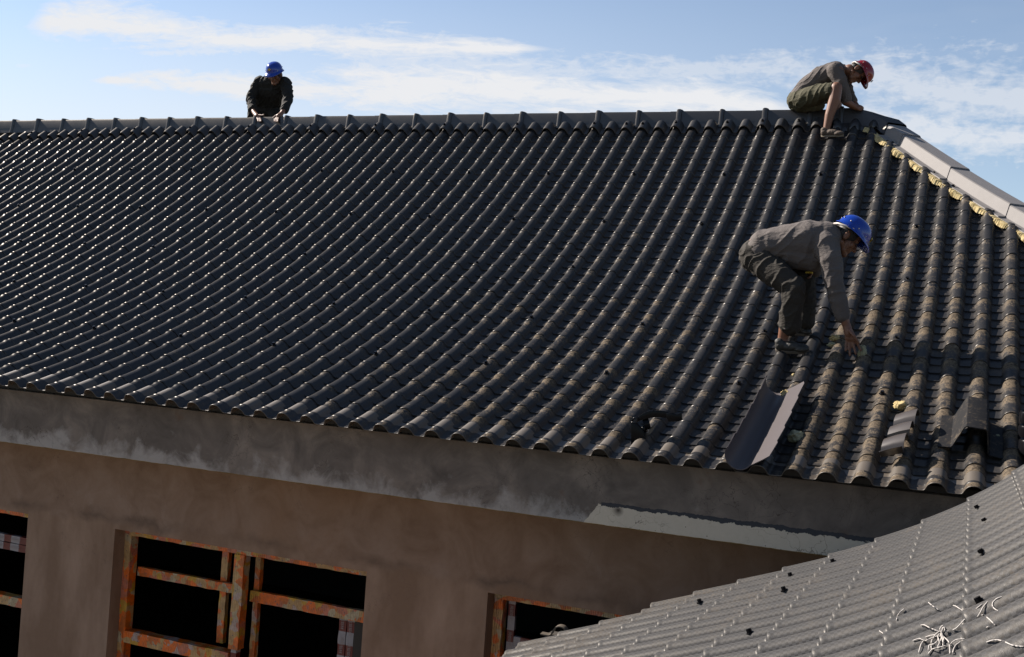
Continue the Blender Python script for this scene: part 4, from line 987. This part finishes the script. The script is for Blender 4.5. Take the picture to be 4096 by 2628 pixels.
q = MB(); a = W(3236, 1091, -.90); q.box(a.x - .02, a.x + .022, a.y - .02, a.y + .02, a.z - .004, a.z + .006); q.build('belt_tag', mat('yellow_webbing', (0.40, 0.28, 0.02), .7), perC, bevel=.002)

# --- worker sitting astride the ridge (red helmet)
fw, up_ = (RW.transposed() @ Vector((.42, .90, -.12))), (RW.transposed() @ Vector((.90, -.42, 0)))
frB = frame3(fw, up_); hb = W(3425, 283, 2.22); sB = .92
B = Blob(); add_head(B, hb, frB, sB, W(3372, 290, 2.24))
pair(B, [(3195, 398, 2.27, .085), (3228, 352, 2.27, .085), (3285, 312, 2.26, .092), (3345, 290, 2.25, .082)], .05)
B.chain([(W(3205, 402, 2.15), .08), (W(3345, 352, 1.98), .050)]); B.chain([(W(3345, 352, 1.97), .052), (W(3338, 400, 1.96), .052), (W(3318, 460, 1.95), .040), (W(3307, 512, 1.945), .031), (W(3304, 528, 1.945), .030)])
B.chain([(W(3304, 528, 1.945), .028), (W(3345, 541, 1.94), .020)])
B.chain([(W(3210, 405, 2.42), .08), (W(3350, 375, 2.60), .05), (W(3346, 440, 2.62), .045), (W(3335, 500, 2.62), .03), (W(3370, 512, 2.62), .02)])
B.chain([(W(3348, 282, 2.11), .055), (W(3386, 408, 2.13), .036), (W(3424, 431, 2.16), .024), (W(3436, 431, 2.17), .026)])
B.chain([(W(3362, 285, 2.40), .055), (W(3398, 390, 2.38), .036), (W(3430, 428, 2.32), .024), (W(3440, 431, 2.30), .025)])
fingers(B, [[W(3438, 424 + 3.5 * k, 2.16 + .016 * k), W(3450, 428 + 3 * k, 2.165 + .016 * k), W(3450, 438 + k, 2.17 + .016 * k), W(3442, 441, 2.17 + .016 * k)] for k in range(4)] + [[W(3430, 434, 2.145), W(3437, 440, 2.15), W(3444, 441, 2.155)]], .0085)
fingers(B, [[W(3442, 424 + 3 * k, 2.29 + .016 * k), W(3452, 430 + 2 * k, 2.29 + .016 * k), W(3450, 440, 2.29 + .016 * k)] for k in range(4)] + [[W(3434, 434, 2.28), W(3442, 441, 2.27)]], .0085)
perB = B.build('person', M_skin, None, .0045, 2)
tag(perB, 'person in red helmet and olive shorts sitting astride the right end of the ridge', 'person')
head_extra(hb, frB, sB, perB)
helmet(W(3448, 290, 2.22), frB, .86, M_hred, perB, (0.2, 0.05, 0.01))
M_shB = cloth('washed_grey_shirt', (0.070, 0.060, 0.055), (0.098, 0.084, 0.077)); M_trB = cloth('olive_cargo_shorts', (0.036, 0.034, 0.019), (0.062, 0.057, 0.033))
B = Blob(); pair(B, [(3200, 385, 2.27, .088), (3230, 350, 2.27, .094), (3285, 310, 2.26, .101), (3340, 288, 2.25, .093)], .055); B.cap(W(3372, 288, 2.25), .058, W(3392, 284, 2.24), .052)
B.chain([(W(3340, 284, 2.12), .074), (W(3362, 330, 2.10), .062), (W(3384, 398, 2.13), .050)]); B.chain([(W(3362, 285, 2.39), .07), (W(3396, 380, 2.38), .050), (W(3412, 402, 2.36), .042)])
B.build('shirt', M_shB, perB, .0055, 3, fold=(.0055, 9, 2.0))
B = Blob(); pair(B, [(3192, 402, 2.27, .098)], .075); pair(B, [(3205, 412, 2.27, .085)], .09)
B.chain([(W(3205, 400, 2.15), .092), (W(3260, 380, 2.07), .090), (W(3322, 362, 1.99), .070)]); B.cap(W(3200, 418, 2.2), .07, W(3272, 418, 2.14), .062); B.chain([(W(3205, 402, 2.40), .09), (W(3330, 378, 2.57), .07)])
B.build('shorts', M_trB, perB, .0055, 3, fold=(.0085, 9, 6.0), cut=[(W(3338, 352, 1.98), (W(3345, 352, 1.97) - W(3250, 385, 2.07)))])
q = Blob()
for x, y in ((3245, 370), (3185, 372)): q.cap(W(x, y, 2.02 if x > 3200 else 2.12), .005, W(x + 1, y, 2.02 if x > 3200 else 2.12), .005)
nB = rframe(34.9, 1.2)[3]
shoe(W(3286, 546, 1.945), W(3374, 545, 1.90), Vector((0, -.3, 1)), .92, M_shb, M_sole, perB)
shoe(W(3320, 520, 2.63), W(3400, 522, 2.63), Vector((0, .3, 1)), .92, M_shb, M_sole, perB)

# --- worker kneeling behind the ridge (blue helmet)
frA = frame3(Vector((.12, -.86, -.50)), Vector((0.05, -.5, .86))); ha = W(1102, 298, 2.44); sA = .90
B = Blob(); add_head(B, ha, frA, sA, W(1092, 325, 2.52))
def tri(B, pts, dx):
    for x, y, Y, r in pts: B.cap(W(x - dx, y, Y), r, W(x + dx, y, Y), r)
    for sg in (-1, 0, 1): B.chain([(W(x + sg * dx, y, Y), r) for x, y, Y, r in pts])
tri(B, [(1066, 432, 2.76, .08), (1072, 400, 2.70, .082), (1084, 360, 2.60, .09), (1090, 335, 2.55, .075)], 20)
B.chain([(W(1040, 330, 2.52), .058), (W(1003, 395, 2.44), .040), (W(1012, 440, 2.32), .028), (W(1018, 452, 2.28), .024)])
B.chain([(W(1140, 335, 2.52), .058), (W(1153, 395, 2.44), .040), (W(1136, 440, 2.32), .028), (W(1126, 454, 2.27), .024)])
B.chain([(W(1018, 452, 2.28), .024), (W(1028, 464, 2.22), .026)]); B.chain([(W(1126, 454, 2.27), .024), (W(1114, 464, 2.22), .026)])
fingers(B, [[W(1026 + 4 * k, 468, 2.21), W(1031 + 4.5 * k, 478, 2.185), W(1032 + 4.2 * k, 487 - abs(k - 1.5), 2.17)] for k in range(4)] + [[W(1036, 460, 2.215), W(1048, 461, 2.205), W(1056, 459, 2.20)]], .0082)
fingers(B, [[W(1116 - 4.5 * k, 468, 2.21), W(1113 - 5 * k, 478, 2.185), W(1112 - 4.6 * k, 488 - abs(k - 1.5), 2.17)] for k in range(4)] + [[W(1106, 461, 2.215), W(1098, 466, 2.205), W(1092, 471, 2.19)]], .0082)
for x0_ in (1045, 1098): B.chain([(W(x0_, 442, 2.77), .062), (W(x0_ + (x0_ - 1071) * .5, 500, 2.62), .052)]); B.chain([(W(x0_ + (x0_ - 1071) * .5, 500, 2.62), .05), (W(x0_ + (x0_ - 1071) * .5, 520, 2.92), .03), (W(x0_ + (x0_ - 1071) * .5, 535, 3.0), .028)])
perA = B.build('person', M_skin, None, .0045, 2)
tag(perA, 'person in blue helmet and dark coat kneeling behind the ridge with both hands on it', 'person')
head_extra(ha, frA, sA, perA)
helmet(ha + (frA[1] * .012 + frA[2] * .052) * .9, frA, .88, M_hblue, perA)
M_shA = cloth('dark_olive_coat', (0.011, 0.011, 0.010), (0.020, 0.019, 0.017)); M_trA = cloth('black_trousers', (0.012, 0.011, 0.0105), (0.022, 0.020, 0.018))
B = Blob(); tri(B, [(1068, 420, 2.74, .108), (1073, 398, 2.68, .112), (1085, 358, 2.58, .122), (1091, 335, 2.53, .092)], 24); B.cap(W(1092, 325, 2.52), .062, W(1096, 316, 2.50), .058)
for pts in ([(1040, 330, 2.52, .074), (1020, 362, 2.48, .064), (1003, 395, 2.44, .056), (1009, 437, 2.33, .046)], [(1140, 334, 2.52, .074), (1149, 362, 2.48, .062), (1153, 395, 2.44, .055), (1137, 440, 2.33, .045)]):
    B.chain([(W(x, y, Y), r) for x, y, Y, r in pts])
B.chain([(W(1012, 420, 2.66), .055), (W(1008, 470, 2.70), .06)])
B.build('coat', M_shA, perA, .006, 3, fold=(.009, 11, 12.0))
B = Blob(); tri(B, [(1068, 440, 2.74, .108)], 22)
for x0_ in (1045, 1098): B.chain([(W(x0_, 440, 2.74), .088), (W(x0_ + (x0_ - 1071) * .5, 500, 2.62), .066)]); B.chain([(W(x0_ + (x0_ - 1071) * .5, 500, 2.62), .062), (W(x0_ + (x0_ - 1071) * .5, 518, 2.90), .05)])
B.build('trousers', M_trA, perA, .006, 3, fold=(.007, 10, 3.0))
for x0_ in (1045, 1098): shoe(W(x0_ + (x0_ - 1071) * .5, 520, 2.98), W(x0_ + (x0_ - 1071) * .5, 545, 2.86), Vector((0, 1, .1)), .85, M_shk, M_solek, perA)
